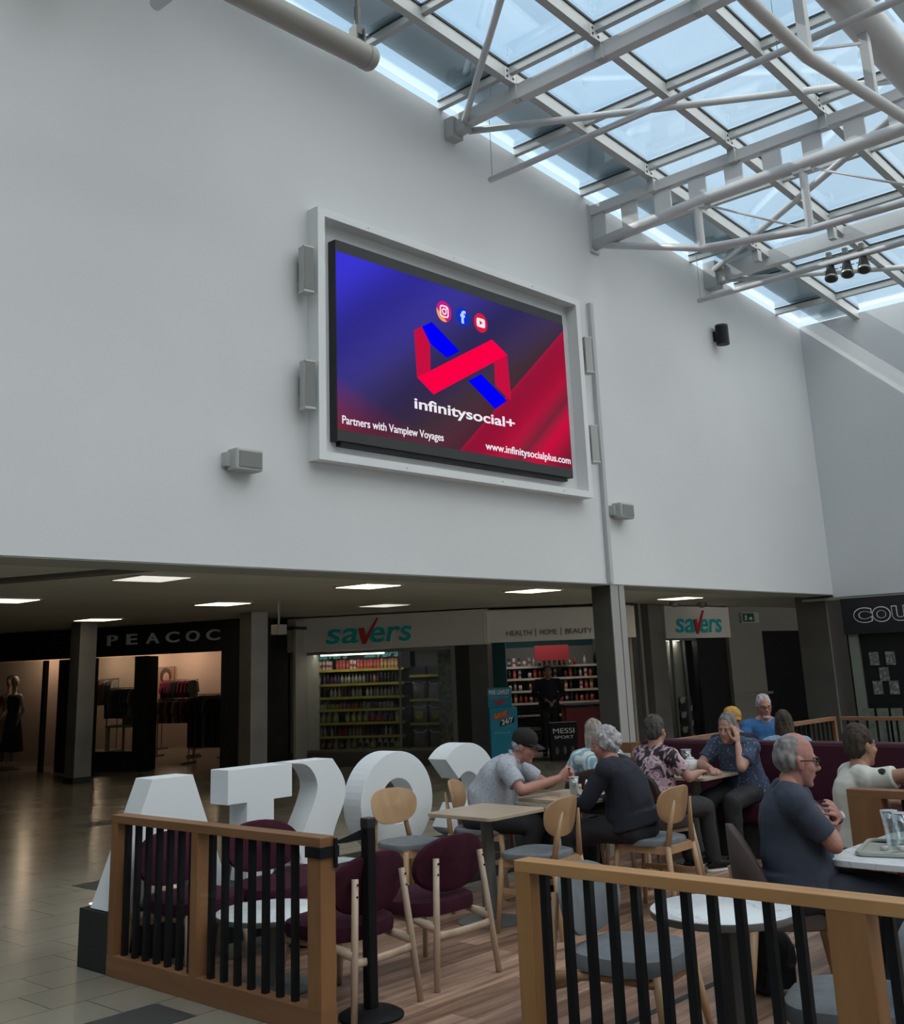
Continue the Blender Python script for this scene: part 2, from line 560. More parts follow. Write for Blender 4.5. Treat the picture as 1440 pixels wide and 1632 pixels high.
struct('trim_7', MB().bx(4.6, 6.6, 3.34, 3.38, 0, 0.0085), M_DARKBOX)

# tall white wall above the low ceiling (its top follows the sloping roof)
def wall_poly(x0, x1, zb):
    return [(x0, zb), (x1, zb), (x1, zr(x1) - 0.0), (x0, zr(x0) - 0.0)]
struct('wall_back', MB().prism(wall_poly(-8, 19.0, SOF), (0, WY0, 0), (1, 0, 0), (0, 0, 1), (0, 1, 0), 0.45), M_WALL)
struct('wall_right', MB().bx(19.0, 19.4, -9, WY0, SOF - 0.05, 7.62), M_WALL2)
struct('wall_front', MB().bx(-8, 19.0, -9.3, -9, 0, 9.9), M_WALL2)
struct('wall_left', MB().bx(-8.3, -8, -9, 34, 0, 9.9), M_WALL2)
# low ceiling behind the white wall
lc = MB()
lc.bx(-8, 32, WY0 + 0.45, 34, SOF + 0.03, SOF + 0.25)
lc.bx(19.4, 32, -9, WY0 + 0.45, SOF + 0.03, SOF + 0.25)
struct('ceiling', lc, M_CEIL)
struct('trim_8', MB().bx(-8, 19.4, WY0 + 0.012, WY0 + 0.60, SOF - 0.012, SOF + 0.03), mat('soffit_edge_paint', (0.42, 0.42, 0.38), 0.6))
struct('trim_9', MB().beam((3.0, 16.0, SOF + 0.02), (5.6, 8.95, SOF + 0.02), 0.22, 0.05), mat('ceiling_joint_dark', (0.13, 0.12, 0.10), 0.7))
struct('trim_10', MB().bx(19.02, 19.45, -9, WY0 + 0.6, SOF - 0.09, SOF - 0.05), mat('soffit_edge_paint', (0.5, 0.5, 0.5), 0.6))
# far walls that close the shops
struct('wall_far', MB().bx(-8, 32, 33.7, 34, 0, 3), M_SHOPDARK)
struct('wall_end', MB().bx(31.7, 32, -9, 34, 0, 3), M_SHOPDARK)
# solid upper ceiling at the left end of the roof light
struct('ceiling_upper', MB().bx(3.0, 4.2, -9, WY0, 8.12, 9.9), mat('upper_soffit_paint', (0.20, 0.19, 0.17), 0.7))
struct('trim_11', MB().bx(4.0, 19.4, -9.0, -8.6, 7.3, 9.3), M_WALL2)

# glass roof: bars running with the wall, cross bars, panes
roof = thing('window_1', None, None, (12, 0, 8.3)); roof['kind'] = 'structure'
for y in (7.22, 5.98, 4.73, 2.25, 1.0, -0.25, -1.5, -2.75, -4.0, -5.25, -6.5, -7.75):
    wb(MB().beam((4.2, y, zr(4.2) + 0.0), (19.0, y, zr(19) + 0.0), 0.10, 0.17), 'rafter', M_RAFT, roof)
xs = [4.70 + 1.487 * i for i in range(10)]
for x in xs:
    wb(MB().beam((x, -8.6, zr(x) + 0.045), (x, WY0, zr(x) + 0.045), 0.075, 0.10), 'cross_bar', M_RAFT, roof)
wb(MB().beam((4.2, -0.14, zr(4.2) + 0.12), (19.0, -0.14, zr(19) + 0.12), 16.94, 0.012), 'glass_pane', G_ROOF, roof)
tag(MB().bx(-3.0, 3.0, -9, WY0, 9.6, 9.612).build('added_fill_pane', G_ROOF), kind='structure')  # unseen roof pane, added so more sky light reaches the left wall
struct('ceiling_left', MB().bx(-8, -3.0, -9, WY0, 9.6, 9.7), M_WALL2)
# black gasket lines beside the bars
gk = MB()
for y in (7.22, 5.98, 4.73, 2.25):
    gk.beam((4.2, y - 0.058, zr(4.2) + 0.095), (19.0, y - 0.058, zr(19) + 0.095), 0.018, 0.03)
for x in xs:
    gk.beam((x - 0.045, -8.6, zr(x) + 0.10), (x - 0.045, WY0, zr(x) + 0.10), 0.014, 0.02)
wb(gk, 'gasket', mat('black_rubber', (0.015, 0.02, 0.022), 0.6), roof)
# service walkway lying outside above the glass
wk = MB().beam((4.3, 7.72, zr(4.3) + 0.19), (19.3, 7.72, zr(19.3) + 0.19), 0.68, 0.05)
tag(wk.build('gutter', mat('walkway_sheet', (0.34, 0.43, 0.47), 0.6, var=(1.2, 0.15))), 'long grey gutter lying outside along the glass roof', 'gutter')
M_PIPE = M_STEEL
# bolted brackets where bars meet trusses
def plate(x, y, root):
    mb = MB().bx(x - 0.10, x + 0.10, y - 0.060, y - 0.05, zr(x) - 0.10, zr(x) + 0.06)
    pl = wb(mb, 'splice_plate', M_STEEL, root)
    for dx in (-0.06, 0.05):
        for dz in (-0.055, 0.015):
            b = MB().bx(x + dx - 0.012, x + dx + 0.012, y - 0.070, y - 0.06, zr(x) + dz - 0.012, zr(x) + dz + 0.012)
            wb(b, 'bolt', M_TDARK, pl)
    wb(MB().bx(x + 0.1, x + 0.22, y - 0.05, y + 0.05, zr(x) - 0.28, zr(x) - 0.08), 'stub', M_RAFT, root)

# ------------------------------------------------ trusses and tubes under the roof
t1 = thing('roof_beam', 'white rectangular tie beam above the screen with a bolted end bracket', 'beam', (9.35, WY0, 8.1))
wb(MB().beam((9.35, WY0, 8.30), (9.35, -8.6, 8.42), 0.14, 0.20), 'beam_bar', M_STEEL, t1, bevel=0.01)
wb(MB().bx(9.22, 9.42, 8.18, WY0, 8.08, 8.36).bx(9.26, 9.40, 8.02, 8.2, 8.13, 8.30), 'bracket', M_RAFT, t1, bevel=0.01)
for y in (7.22, 5.98, 4.73): plate(9.14, y, t1)
wb(MB().tube([(9.33, 8.1, 8.24), (7.74, 6.11, 8.36), (6.3, 4.3, 8.5), (5.6, 3.4, 8.55)], 0.042), 'diagonal_brace', M_STEEL, t1, smooth=True)
wb(MB().tube([(9.45, 8.12, 8.20), (12.33, 3.70, 8.22)], 0.045), 'diagonal_brace', M_STEEL, t1, smooth=True)

t2 = thing('roof_truss', 'white ladder truss with flat plates between its bar and round tube', 'truss', (12.33, WY0, 7.4))
wb(MB().beam((12.33, WY0, 8.0), (12.33, -8.6, 8.16), 0.14, 0.15), 'top_bar', M_STEEL, t2, bevel=0.008)
wb(MB().tube([(12.33, WY0, 7.48), (12.33, 6.4, 7.60), (12.33, 3.6, 7.62), (12.33, -8.6, 7.62)], 0.085, 16), 'bottom_tube', M_STEEL, t2, smooth=True)
for i in range(24):
    y = 8.20 - i * 0.545
    wb(MB().bx(12.30, 12.33, y - 0.13, y + 0.13, 7.55, 7.97), 'web_plate', M_STEEL, t2)
wb(MB().bx(12.24, 12.44, 8.29, WY0, 7.36, 8.10), 'end_plate', M_STEEL, t2)
wb(MB().tube([(12.33, 8.2, 7.46), (12.33, 6.6, 6.93), (12.33, 5.1, 6.73), (12.33, 3.4, 6.70), (12.33, 1.7, 6.75), (12.33, 0.2, 6.93), (12.33, -1.6, 7.46)], 0.050, 14), 'tension_tube', M_STEEL, t2, smooth=True)
for y, zb in ((6.6, 6.93), (5.1, 6.73), (1.7, 6.75), (0.2, 6.93)):
    wb(MB().tube([(12.33, y, 7.6), (12.33, y, zb)], 0.052, 12).bx(12.28, 12.38, y - 0.12, y + 0.12, 7.49, 7.53), 'post', M_STEEL, t2, smooth=False)
wb(MB().tube([(12.33, 6.45, 7.50), (12.33, 5.2, 6.78)], 0.016), 'tie_rod', M_STEEL, t2, smooth=True)
wb(MB().tube([(12.33, 4.95, 7.50), (12.33, 3.6, 6.75)], 0.016), 'tie_rod', M_STEEL, t2, smooth=True)
for y in (7.22, 5.98, 4.73): plate(12.11, y, t2)

t3 = thing('roof_beam', 'white rectangular tie beam farthest right with the spotlights before it', 'beam', (15.65, WY0, 7.6))
wb(MB().beam((15.65, WY0, 7.80), (15.65, -8.6, 7.92), 0.14, 0.26), 'beam_bar', M_STEEL, t3, bevel=0.01)
wb(MB().bx(15.5, 15.72, 8.1, WY0, 7.56, 8.02).bx(15.54, 15.7, 7.95, 8.1, 7.62, 7.92), 'bracket', M_RAFT, t3, bevel=0.01)
for y in (7.22, 5.98, 4.73): plate(15.08, y, t3)
wb(MB().tube([(15.55, 8.15, 7.86), (12.55, 3.85, 7.98)], 0.050), 'diagonal_brace', M_STEEL, t3, smooth=True)
wb(MB().tube([(15.75, 8.0, 7.70), (18.9, 3.4, 7.62)], 0.045), 'diagonal_brace', M_STEEL, t3, smooth=True)

mb_ = thing('roof_beam', 'thick round white main tube at the top right with a bowed tube below', 'beam', (10.2, 3.42, 7.0))
wb(MB().tube([(4.2, 3.42, zr(4.2) - 0.42), (19, 3.42, zr(19) - 0.42)], 0.20, 24), 'main_tube', M_STEEL, mb_, smooth=True)
wb(MB().beam((4.2, 3.2, zr(4.2) - 0.02), (19.0, 3.2, zr(19) - 0.02), 0.14, 0.12), 'rail_bar', M_RAFT, mb_)
wb(MB().tube([(6.4, 3.42, 7.15), (7.6, 3.42, 6.93), (8.70, 3.42, 6.86), (10.22, 3.42, 7.04), (10.9, 3.42, 7.12), (12.25, 3.42, 7.3)], 0.062, 14), 'bowed_tube', M_STEEL, mb_, smooth=True)
for x, zb in ((8.70, 6.88), (10.25, 7.04)):
    wb(MB().beam((x, 3.42, zb), (x, 3.42, zr(x) - 0.55), 0.09, 0.09, (0, 1, 0)), 'post', M_STEEL, mb_)
wb(MB().tube([(8.75, 3.42, 6.95), (10.1, 3.42, 7.60)], 0.018), 'tie_rod', M_STEEL, mb_, smooth=True)

# air duct with capped end, upper left
du = thing('duct_tube', 'fat grey round tube with a capped end hanging at the top left', 'duct', (6.24, 6.5, 7.0))
def dz(x): return 7.15 - 0.0 * (x - 6.2)
wb(MB().tube([(0.0, 6.5, dz(0)), (6.20, 6.5, dz(6.2))], 0.115, 24), 'duct_body', M_TUBE, du, smooth=False, auto=True)
MB().tube([(-0.10, 0, 0.15), (-0.03, 0, 0.15), (0.0, 0, 0.15)], [0.12, 0.12, 0.105], 24).build('end_cap', M_TUBE, du, auto=True)
hg = MB().tube([(6.06, 6.5, 7.27), (6.06, 6.5, 8.75)], 0.008)
hg.tube([(6.06, 6.5, 7.42), (6.06, 6.5, 7.62)], 0.032, 12).tube([(6.06, 6.5, 7.60), (6.06, 6.5, 7.95)], 0.022, 12)
hg.bx(6.01, 6.11, 6.47, 6.53, 7.34, 7.42).bx(6.0, 6.02, 6.45, 6.55, 7.25, 7.40).bx(6.10, 6.12, 6.45, 6.55, 7.25, 7.40)
wb(hg, 'hanger', M_TBASE, du)
# thin tube with a rounded end at the very top left
tag(MB().tube([(4.25, 6.99, 7.05), (4.25, 6.62, 7.05)], 0.055, 16).build('pipe', M_STEEL, smooth=True), 'short piece of thin white pipe cut by the top left picture edge', 'pipe')

# lighting bars hung on wires
def bar(x, y0, y1, z0, z1, lab):
    t = thing('lighting_bar', lab, 'bar', (x, y0, z0))
    wb(MB().tube([(x, y0, z0), (x, y1, z1)], 0.040, 14), 'bar_tube', M_STEEL, t, smooth=True)
    for q in (y0 - 0.04, (y0 + y1) / 2 + 2.1, (y0 + y1) / 2 - 1.5):
        zz = z0 + (z1 - z0) * (y0 - q) / (y0 - y1)
        wb(MB().tube([(x, q, zz), (x, q, zr(x))], 0.004, 6), 'wire', M_TBASE, t)
    return t
bar(9.75, 8.06, -4.0, 7.60, 7.78, 'long thin white tube hung on wires above the screen corner')
bar(13.7, 7.48, -4.0, 6.73, 6.76, 'long thin white tube hung on wires with the three spotlights on it')

# three spotlights
def spot(x, y, z, lab):
    t = thing('spotlight', lab, 'spotlight', (x, y, z), 0, 'spotlights on the lighting bar')
    h = MB().tube([(0.0, 0, 0.05), (-0.07, -0.02, -0.13)], [0.05, 0.085], 16)
    h.tube([(0.02, 0.01, 0.10), (0.0, 0, 0.05)], [0.035, 0.05], 16)
    h.build('lamp_housing', M_BLACK, t, auto=True)
    MB().tube([(-0.07, -0.02, -0.13), (-0.078, -0.022, -0.15)], [0.088, 0.088], 16).build('rim', M_PILLARL, t, auto=True)
    MB().tube([(-0.078, -0.022, -0.15), (-0.080, -0.023, -0.155)], [0.07, 0.07], 16).build('lens', mat('lens_dark', (0.03, 0.03, 0.035), 0.1), t)
    y_ = MB().beam((-0.0, 0.10, 0.0), (0.0, 0.10, 0.17), 0.012, 0.02).beam((0, -0.10, 0.0), (0, -0.10, 0.17), 0.012, 0.02).beam((0, -0.105, 0.17), (0, 0.105, 0.17), 0.02, 0.012)
    y_.beam((0, -0.10, 0), (0, 0.10, 0), 0.01, 0.01).bx(-0.03, 0.03, -0.03, 0.03, 0.17, 0.25)
    y_.build('yoke', M_TBASE, t)
    return t
for (x, y, z, l) in ((13.72, 5.47, 6.645, 'left'), (13.72, 5.245, 6.645, 'middle'), (13.72, 5.02, 6.645, 'right')):
    spot(x, y, z, 'black round spotlight under the glass roof, %s one of the three' % l)

# ------------------------------------------------ screen and its frame
fr = thing('screen_surround', 'white boxed surround standing out from the wall around the video screen', 'frame', (9.3, 8.24, 3.727))
fx0, fx1, fz0, fz1 = 6.98, 11.645, 3.727, 6.452
ix0, ix1, iz0, iz1 = 7.077, 11.553, 3.812, 6.362
m_ = MB().bx(fx0, ix0, 8.153, 8.33, fz0, fz1).bx(ix1, fx1, 8.153, 8.33, fz0, fz1).bx(ix0, ix1, 8.153, 8.33, iz1, fz1).bx(ix0, ix1, 8.153, 8.33, fz0, iz0)
wb(m_, 'frame_border', mat('frame_paint', (0.74, 0.76, 0.77), 0.55), fr)
for (x, z) in ((7.7, 6.40), (9.1, 6.41), (10.6, 6.40), (8.2, 3.76), (9.8, 3.765), (11.0, 3.76)):
    wb(MB().bx(x, x + 0.02, 8.150, 8.154, z, z + 0.008), 'scuff_mark', M_TBASE, fr)

scr = thing('video_screen', 'large bright blue and red video screen with black edges', 'screen', (9.29, 8.26, 3.963))
sx0, sx1, sz0, sz1 = 7.27, 11.30, 3.963, 6.167
wb(MB().bx(sx0, sx1, 8.214, 8.328, sz0, sz1), 'housing', mat('screen_housing', (0.018, 0.02, 0.024), 0.6), scr)
wb(MB().bx(sx0, sx1 - 0.02, 8.208, 8.214, 6.04, sz1).bx(sx0, sx1, 8.208, 8.214, sz0, 4.078), 'bezel', mat('screen_bezel', (0.035, 0.037, 0.042), 0.7), scr)
wb(MB().bx(sx0 + 0.06, sx1 - 0.10, 8.226, 8.30, sz0 - 0.05, sz0), 'lower_ledge', M_BLACK, scr)
def screen_mat():
    m = bpy.data.materials.new('screen_picture')
    m.use_nodes = True
    nt = m.node_tree; nt.nodes.clear()
    o = nt.nodes.new('ShaderNodeOutputMaterial'); e = nt.nodes.new('ShaderNodeEmission')
    t = nt.nodes.new('ShaderNodeTexCoord'); sp = nt.nodes.new('ShaderNodeSeparateXYZ')
    nt.links.new(t.outputs['Object'], sp.inputs[0])
    def math_(op, a, b=None, c=None):
        n = nt.nodes.new('ShaderNodeMath'); n.operation = op
        for i, q in enumerate((a, b, c)):
            if q is None: continue
            if isinstance(q, (int, float)): n.inputs[i].default_value = q
            else: nt.links.new(q, n.inputs[i])
        return n.outputs[0]
    # x 0..1 left to right, z 0..1 bottom to top on the picture
    U = math_('DIVIDE', math_('ADD', sp.outputs['X'], 2.02), 4.03)
    V = math_('DIVIDE', math_('SUBTRACT', sp.outputs['Z'], 0.115), 1.962)
    d = math_('SUBTRACT', math_('MULTIPLY', V, 0.85), U)          # + upper left, - lower right
    def ramp(src, stops):
        r = nt.nodes.new('ShaderNodeValToRGB')
        while len(r.color_ramp.elements) < len(stops): r.color_ramp.elements.new(0.5)
        for el, (p, c) in zip(r.color_ramp.elements, stops): el.position = p; el.color = (*c, 1)
        nt.links.new(src, r.inputs[0]); return r.outputs[0]
    dd = math_('ADD', math_('MULTIPLY', d, 0.5), 0.5)
    base = ramp(dd, [(0.0, (0.20, 0.012, 0.03)), (0.22, (0.10, 0.018, 0.035)), (0.38, (0.045, 0.025, 0.035)), (0.55, (0.035, 0.028, 0.13)), (0.72, (0.035, 0.03, 0.30)), (0.92, (0.035, 0.03, 0.60))])
    # red corner glow bottom left
    gx = math_('SUBTRACT', 1.0, math_('DIVIDE', math_('ADD', U, math_('MULTIPLY', V, 1.3)), 0.40))
    gx = math_('MAXIMUM', gx, 0.0)
    a = nt.nodes.new('ShaderNodeMix'); a.data_type = 'RGBA'
    nt.links.new(gx, a.inputs['Factor']); nt.links.new(base, a.inputs['A']); a.inputs['B'].default_value = (0.17, 0.02, 0.04, 1)
    # slanting bands: s is constant along lines rising to the right
    s = math_('SUBTRACT', V, math_('DIVIDE', math_('SUBTRACT', U, 0.475), 0.56))
    red = math_('MULTIPLY', math_('LESS_THAN', s, 0.02), math_('MULTIPLY', math_('GREATER_THAN', U, 0.40), 1.0))
    rb = ramp(math_('ADD', math_('MULTIPLY', s, 0.55), 0.75), [(0.0, (0.13, 0.02, 0.035)), (0.30, (0.22, 0.012, 0.035)), (0.42, (0.50, 0.004, 0.04)), (0.50, (0.16, 0.015, 0.035)), (0.58, (0.45, 0.008, 0.045)), (0.74, (0.30, 0.008, 0.04)), (0.78, (0.40, 0.01, 0.05))])
    b = nt.nodes.new('ShaderNodeMix'); b.data_type = 'RGBA'
    nt.links.new(red, b.inputs['Factor']); nt.links.new(a.outputs['Result'], b.inputs['A']); nt.links.new(rb, b.inputs['B'])
    # soft blue stripes upper left
    w = math_('SINE', math_('MULTIPLY', math_('SUBTRACT', V, math_('MULTIPLY', U, 1.6)), 9.0))
    w = math_('ADD', 1.0, math_('MULTIPLY', w, 0.18))
    mu = nt.nodes.new('ShaderNodeMix'); mu.data_type = 'RGBA'; mu.blend_type = 'MULTIPLY'; mu.inputs['Factor'].default_value = 1.0
    nt.links.new(b.outputs['Result'], mu.inputs['A']); nt.links.new(w, mu.inputs['B'])
    nt.links.new(mu.outputs['Result'], e.inputs['Color'])
    e.inputs['Strength'].default_value = 1.0
    nt.links.new(e.outputs[0], o.inputs['Surface'])
    return m
dp = MB().bx(sx0 + 0.01, sx1, 8.209, 8.2145, 4.078, 6.04)
disp = wb(dp, 'picture_panel', screen_mat(), scr)
def em(name, c, s=1.0):
    return mat(name, (0.0, 0.0, 0.0), 1.0, spec=0.0, emit=c, estr=s)
E_RED = em('lit_red', (0.95, 0.0, 0.06)); E_RED2 = em('lit_red_shade', (0.55, 0.005, 0.05)); E_BLUE = em('lit_blue', (0.0, 0.0, 0.95))
E_W = em('lit_white', (0.85, 0.80, 0.88)); E_PINK = em('lit_magenta', (0.60, 0.01, 0.20)); E_FB = em('lit_facebook_blue', (0.005, 0.03, 0.55)); E_YT = em('lit_youtube_red', (0.70, 0.01, 0.05)); E_OR = em('lit_orange', (0.9, 0.35, 0.10)); E_LB = em('lit_pale_blue', (0.5, 0.62, 0.95))
def sprism(poly, name, m, y=8.207):
    return wb(MB().prism(poly, (0, y, 0), (1, 0, 0), (0, 0, 1), (0, 1, 0), 0.003), name, m, scr)
sprism([(8.443, 5.382), (8.572, 5.45), (8.696, 5.277), (8.692, 4.950), (8.469, 4.833)], 'logo_band', E_RED2)
sprism([(10.086, 5.395), (10.121, 4.872), (10.107, 4.81), (9.829, 4.959), (9.829, 5.257)], 'logo_band', E_RED2)
sprism([(8.572, 5.45), (8.74, 5.542), (9.202, 5.274), (8.979, 5.152), (8.696, 5.277)], 'logo_band', E_BLUE, 8.206)
sprism([(9.334, 4.936), (9.575, 5.058), (10.039, 4.8), (9.806, 4.662)], 'logo_band', E_BLUE)
sprism([(8.469, 4.833), (8.692, 4.948), (9.805, 5.538), (10.086, 5.395), (9.829, 5.257), (8.729, 4.674)], 'logo_band', E_RED, 8.205)
def disc(x, z, r, n=28): return [(x + r * math.cos(2 * PI * i / n), z + r * math.sin(2 * PI * i / n)) for i in range(n)]
def rrect(x, z, w, h, r, n=6):
    o = []
    for cx, cz, a0 in ((x + w / 2 - r, z + h / 2 - r, 0), (x - w / 2 + r, z + h / 2 - r, 90), (x - w / 2 + r, z - h / 2 + r, 180), (x + w / 2 - r, z - h / 2 + r, 270)):
        for i in range(n + 1):
            a = math.radians(a0 + 90 * i / n); o.append((cx + r * math.cos(a), cz + r * math.sin(a)))
    return o
def ring(o, i, name, m, y=8.202):
    return wb(MB().ringprism(o, i, (0, y, 0), (1, 0, 0), (0, 0, 1), (0, 1, 0), 0.003), name, m, scr)
ic = sprism(disc(8.957, 5.716, 0.128), 'round_icon', E_PINK)
sprism([(8.957 + 0.128 * math.cos(a), 5.716 + 0.128 * math.sin(a)) for a in [math.radians(q) for q in range(170, 291, 10)]] , 'icon_shade', E_OR, 8.206)
ring(rrect(8.957, 5.716, 0.15, 0.15, 0.045), rrect(8.957, 5.716, 0.115, 0.115, 0.03), 'icon_outline', E_W)
ring(disc(8.957, 5.716, 0.041), disc(8.957, 5.716, 0.024), 'icon_outline', E_W)
sprism(disc(8.998, 5.757, 0.010, 10), 'icon_dot', E_W, 8.203)
sprism(disc(9.285, 5.718, 0.118), 'round_icon', E_FB)
wt(scr, 'f', 'icon_letter', E_LB, (9.24, 8.204, 5.635), (1, 0, 0), (0, 0, 1), 0.095, 0.165, depth=0.003, bold=0.03)
sprism(disc(9.612, 5.712, 0.122), 'round_icon', E_YT)
sprism(rrect(9.612, 5.712, 0.155, 0.115, 0.03), 'icon_panel', E_W, 8.205)
sprism([(9.59, 5.74), (9.59, 5.684), (9.642, 5.712)], 'icon_triangle', E_YT, 8.203)
wt(scr, 'infinitysocial+', 'wordmark_letters', E_W, (8.41, 8.204, 4.425), (1, 0, 0), (0, 0, 1), 1.75, 0.165, depth=0.003, bold=0.018)
wt(scr, 'Partners with Vamplew Voyages', 'caption_letters', E_W, (7.335, 8.204, 4.118), (1, 0, 0), (0, 0, 1), 1.53, 0.115, depth=0.003, bold=0.008)
wt(scr, 'www.infinitysocialplus.com', 'caption_letters', E_W, (9.59, 8.204, 4.112), (1, 0, 0), (0, 0, 1), 1.67, 0.12, depth=0.003, bold=0.012)

# ------------------------------------------------ fittings on the wall
def column_speaker(x, z, lab):
    t = thing('column_speaker', lab, 'speaker', (x, 8.20, z), math.radians(-8))
    MB().bx(-0.062, 0.062, -0.05, 0.06, 0.0, 0.50).build('cabinet', mat('speaker_shell', (0.42, 0.43, 0.42), 0.5), t, bevel=0.012)
    MB().bx(-0.054, 0.054, -0.056, -0.05, 0.025, 0.48).build('grille', mat('speaker_grille', (0.22, 0.23, 0.225), 0.6, bump=(260, 0.5)), t)
    MB().bx(-0.065, 0.065, -0.06, 0.062, 0.48, 0.505).build('end_cap', mat('speaker_cap', (0.5, 0.51, 0.5), 0.4), t, bevel=0.008)
    MB().bx(-0.065, 0.065, -0.06, 0.062, -0.01, 0.02).build('end_cap', mat('speaker_cap', (0.5, 0.51, 0.5), 0.4), t, bevel=0.008)
    MB().bx(-0.03, 0.03, 0.05, 0.12, 0.16, 0.36).build('bracket', M_TBASE, t)
    return t
column_speaker(6.86, 5.46, 'slim grey column speaker left of the screen, upper one')
column_speaker(6.87, 4.225, 'slim grey column speaker left of the screen, lower one')
column_speaker(11.80, 5.45, 'slim grey column speaker right of the screen, upper one').rotation_euler.z = math.radians(66)
column_speaker(11.79, 4.215, 'slim grey column speaker right of the screen, lower one').rotation_euler.z = math.radians(66)
def wall_speaker(x, z, lab):
    t = thing('wall_speaker', lab, 'speaker', (x, 8.21, z))
    MB().bx(-0.155, 0.155, -0.06, 0.10, -0.01, 0.20).build('cabinet', mat('speaker_shell', (0.42, 0.43, 0.42), 0.5), t, bevel=0.02)
    MB().bx(-0.125, 0.135, -0.068, -0.06, 0.02, 0.17).build('grille', mat('speaker_grille', (0.3, 0.3, 0.3), 0.6), t, bevel=0.003)
    MB().bx(-0.20, -0.12, 0.03, 0.115, 0.03, 0.16).build('bracket', M_RAFT, t)
wall_speaker(6.13, 3.53, 'small square grey speaker on the white wall left below the screen')
wall_speaker(12.42, 3.53, 'small square grey speaker on the white wall right below the screen')
cc = thing('wall_light', 'small black cylinder light high on the white wall', 'wall light', (15.66, 8.18, 6.60))
MB().lathe([(0.0, 0), (0.105, 0), (0.105, 0.30), (0, 0.30)]).build('body', M_BLACK, cc, auto=True)
MB().lathe([(0.0, 0.30), (0.108, 0.30), (0.108, 0.33), (0, 0.33)]).build('cap', mat('black_cap', (0.03, 0.03, 0.03), 0.3), cc, auto=True)
MB().bx(-0.04, 0.04, 0.06, 0.146, 0.08, 0.24).build('bracket', M_BLACK, cc)
cs = MB().bx(12.055, 12.125, 8.262, WY0, SOF + 0.005, 6.54)
tag(cs.build('cable_trunking', mat('trunking_paint', (0.46, 0.48, 0.50), 0.6), bevel=0.004), 'thin grey trunking running down the white wall right of the screen', 'trunking')
# clamps: pillars below
def pillar(name, lab, x0, x1, y0, y1, m, trims=(), cat='pillar', ztop=SOF + 0.03):
    t = thing(name, lab, cat, ((x0 + x1) / 2, (y0 + y1) / 2, 0))
    wb(MB().bx(x0, x1, y0, y1, 0, ztop), 'shaft', m, t)
    wb(MB().bx(x0 - 0.012, x1 + 0.012, y0 - 0.012, y1 + 0.012, 0, 0.10), 'skirting', M_SHOPDARK, t)
    for q in trims:
        wb(MB().bx(*q), 'cover_strip', M_PILLARL, t)
    return t
pillar('pillar', 'broad dark grey pillar under the white wall with two pale metal strips', 12.16, 12.46, 8.36, 8.66, M_PILLARD,
       [(12.15, 12.325, 8.345, 8.362, 0, SOF), (12.345, 12.47, 8.345, 8.362, 0, SOF)])
pillar('pillar', 'square grey metal pillar leftmost, at the dark arcade with its foot in view', 9.92, 10.24, 18.0, 18.32, M_PILLAR)
pillar('pillar', 'square grey metal pillar behind the white letter T with a box hung before it', 11.30, 11.64, 14.95, 15.27, M_PILLAR)
pillar('pillar', 'grey pillar at the far corner under the white wall beside the black shop sign', 19.2, 19.95, 8.55, 9.15, M_PILLARD, [(19.19, 19.20, 8.55, 8.57, 0, SOF)])
# ceiling lights
lights = [(5.95, 9.92, M_LAMPC, 'nearest ceiling light, dim white, upper left of the arcade'), (8.98, 9.92, M_LAMP, 'square ceiling light above the left shop window lettering, nearer one'),
          (12.0, 9.75, M_LAMP, 'square ceiling light just left of the broad pillar'), (16.55, 10.12, M_LAMP, 'square ceiling light above the right hand shop sign'),
          (6.0, 13.2, M_LAMP, 'square ceiling light cut by the left picture edge'), (9.15, 13.15, M_LAMP, 'square ceiling light before the lettering of the clothes shop'),
          (12.1, 12.9, M_LAMPC, 'far dim ceiling light above the check mark shop sign'), (9.45, 17.1, M_LAMP, 'far ceiling light above the leftmost pillar')]
for x, y, m, l in lights:
    t = thing('ceiling_light', l, 'ceiling light', (x, y, SOF))
    wb(MB().bx(x, x + 0.56, y - 0.28, y + 0.28, SOF + 0.010, SOF + 0.03), 'diffuser', m, t)
    wb(MB().bx(x - 0.03, x, y - 0.31, y + 0.31, SOF + 0.015, SOF + 0.03).bx(x + 0.56, x + 0.59, y - 0.31, y + 0.31, SOF + 0.015, SOF + 0.03).bx(x, x + 0.56, y - 0.31, y - 0.28, SOF + 0.015, SOF + 0.03).bx(x, x + 0.56, y + 0.28, y + 0.31, SOF + 0.015, SOF + 0.03), 'light_frame', M_CEIL, t)
bxh = thing('ceiling_sensor', 'grey box hanging on a thin rod before the pillar', 'sensor', (9.85, 12.4, 2.2))
wb(MB().tube([(9.85, 12.4, 2.34), (9.85, 12.4, SOF + 0.03)], 0.015), 'rod', M_PILLARL, bxh)
wb(MB().bx(9.77, 9.93, 12.32, 12.48, 2.20, 2.34), 'box', mat('sensor_shell', (0.30, 0.29, 0.25), 0.5), bxh, bevel=0.01)

# ================================================================== SHOPS
def frame_at(o, org, ux):
    """put a root at org with local x along ux"""
    o.location = (org[0], org[1], 0)
    o.rotation_euler = (0, 0, math.atan2(ux[1], ux[0]))
    return o
def local(mb, name, m, root, **k):
    return mb.build(name, m, root, **k)
def small(name, lab, cat, mb, m, root_like, group=None, loc=(0, 0, 0), **k):
    """a thing of one mesh standing at a local place of a shop frame"""
    o = mb.build(name, m, **k)
    R = Matrix.Rotation(root_like.rotation_euler.z, 4, 'Z')
    o.location = Vector(root_like.location) + (R @ Vector(loc))
    o.rotation_euler = root_like.rotation_euler
    return tag(o, lab, cat, group)
def at_local(root, p):
    return Vector(root.location) + Matrix.Rotation(root.rotation_euler.z, 4, 'Z') @ Vector(p)

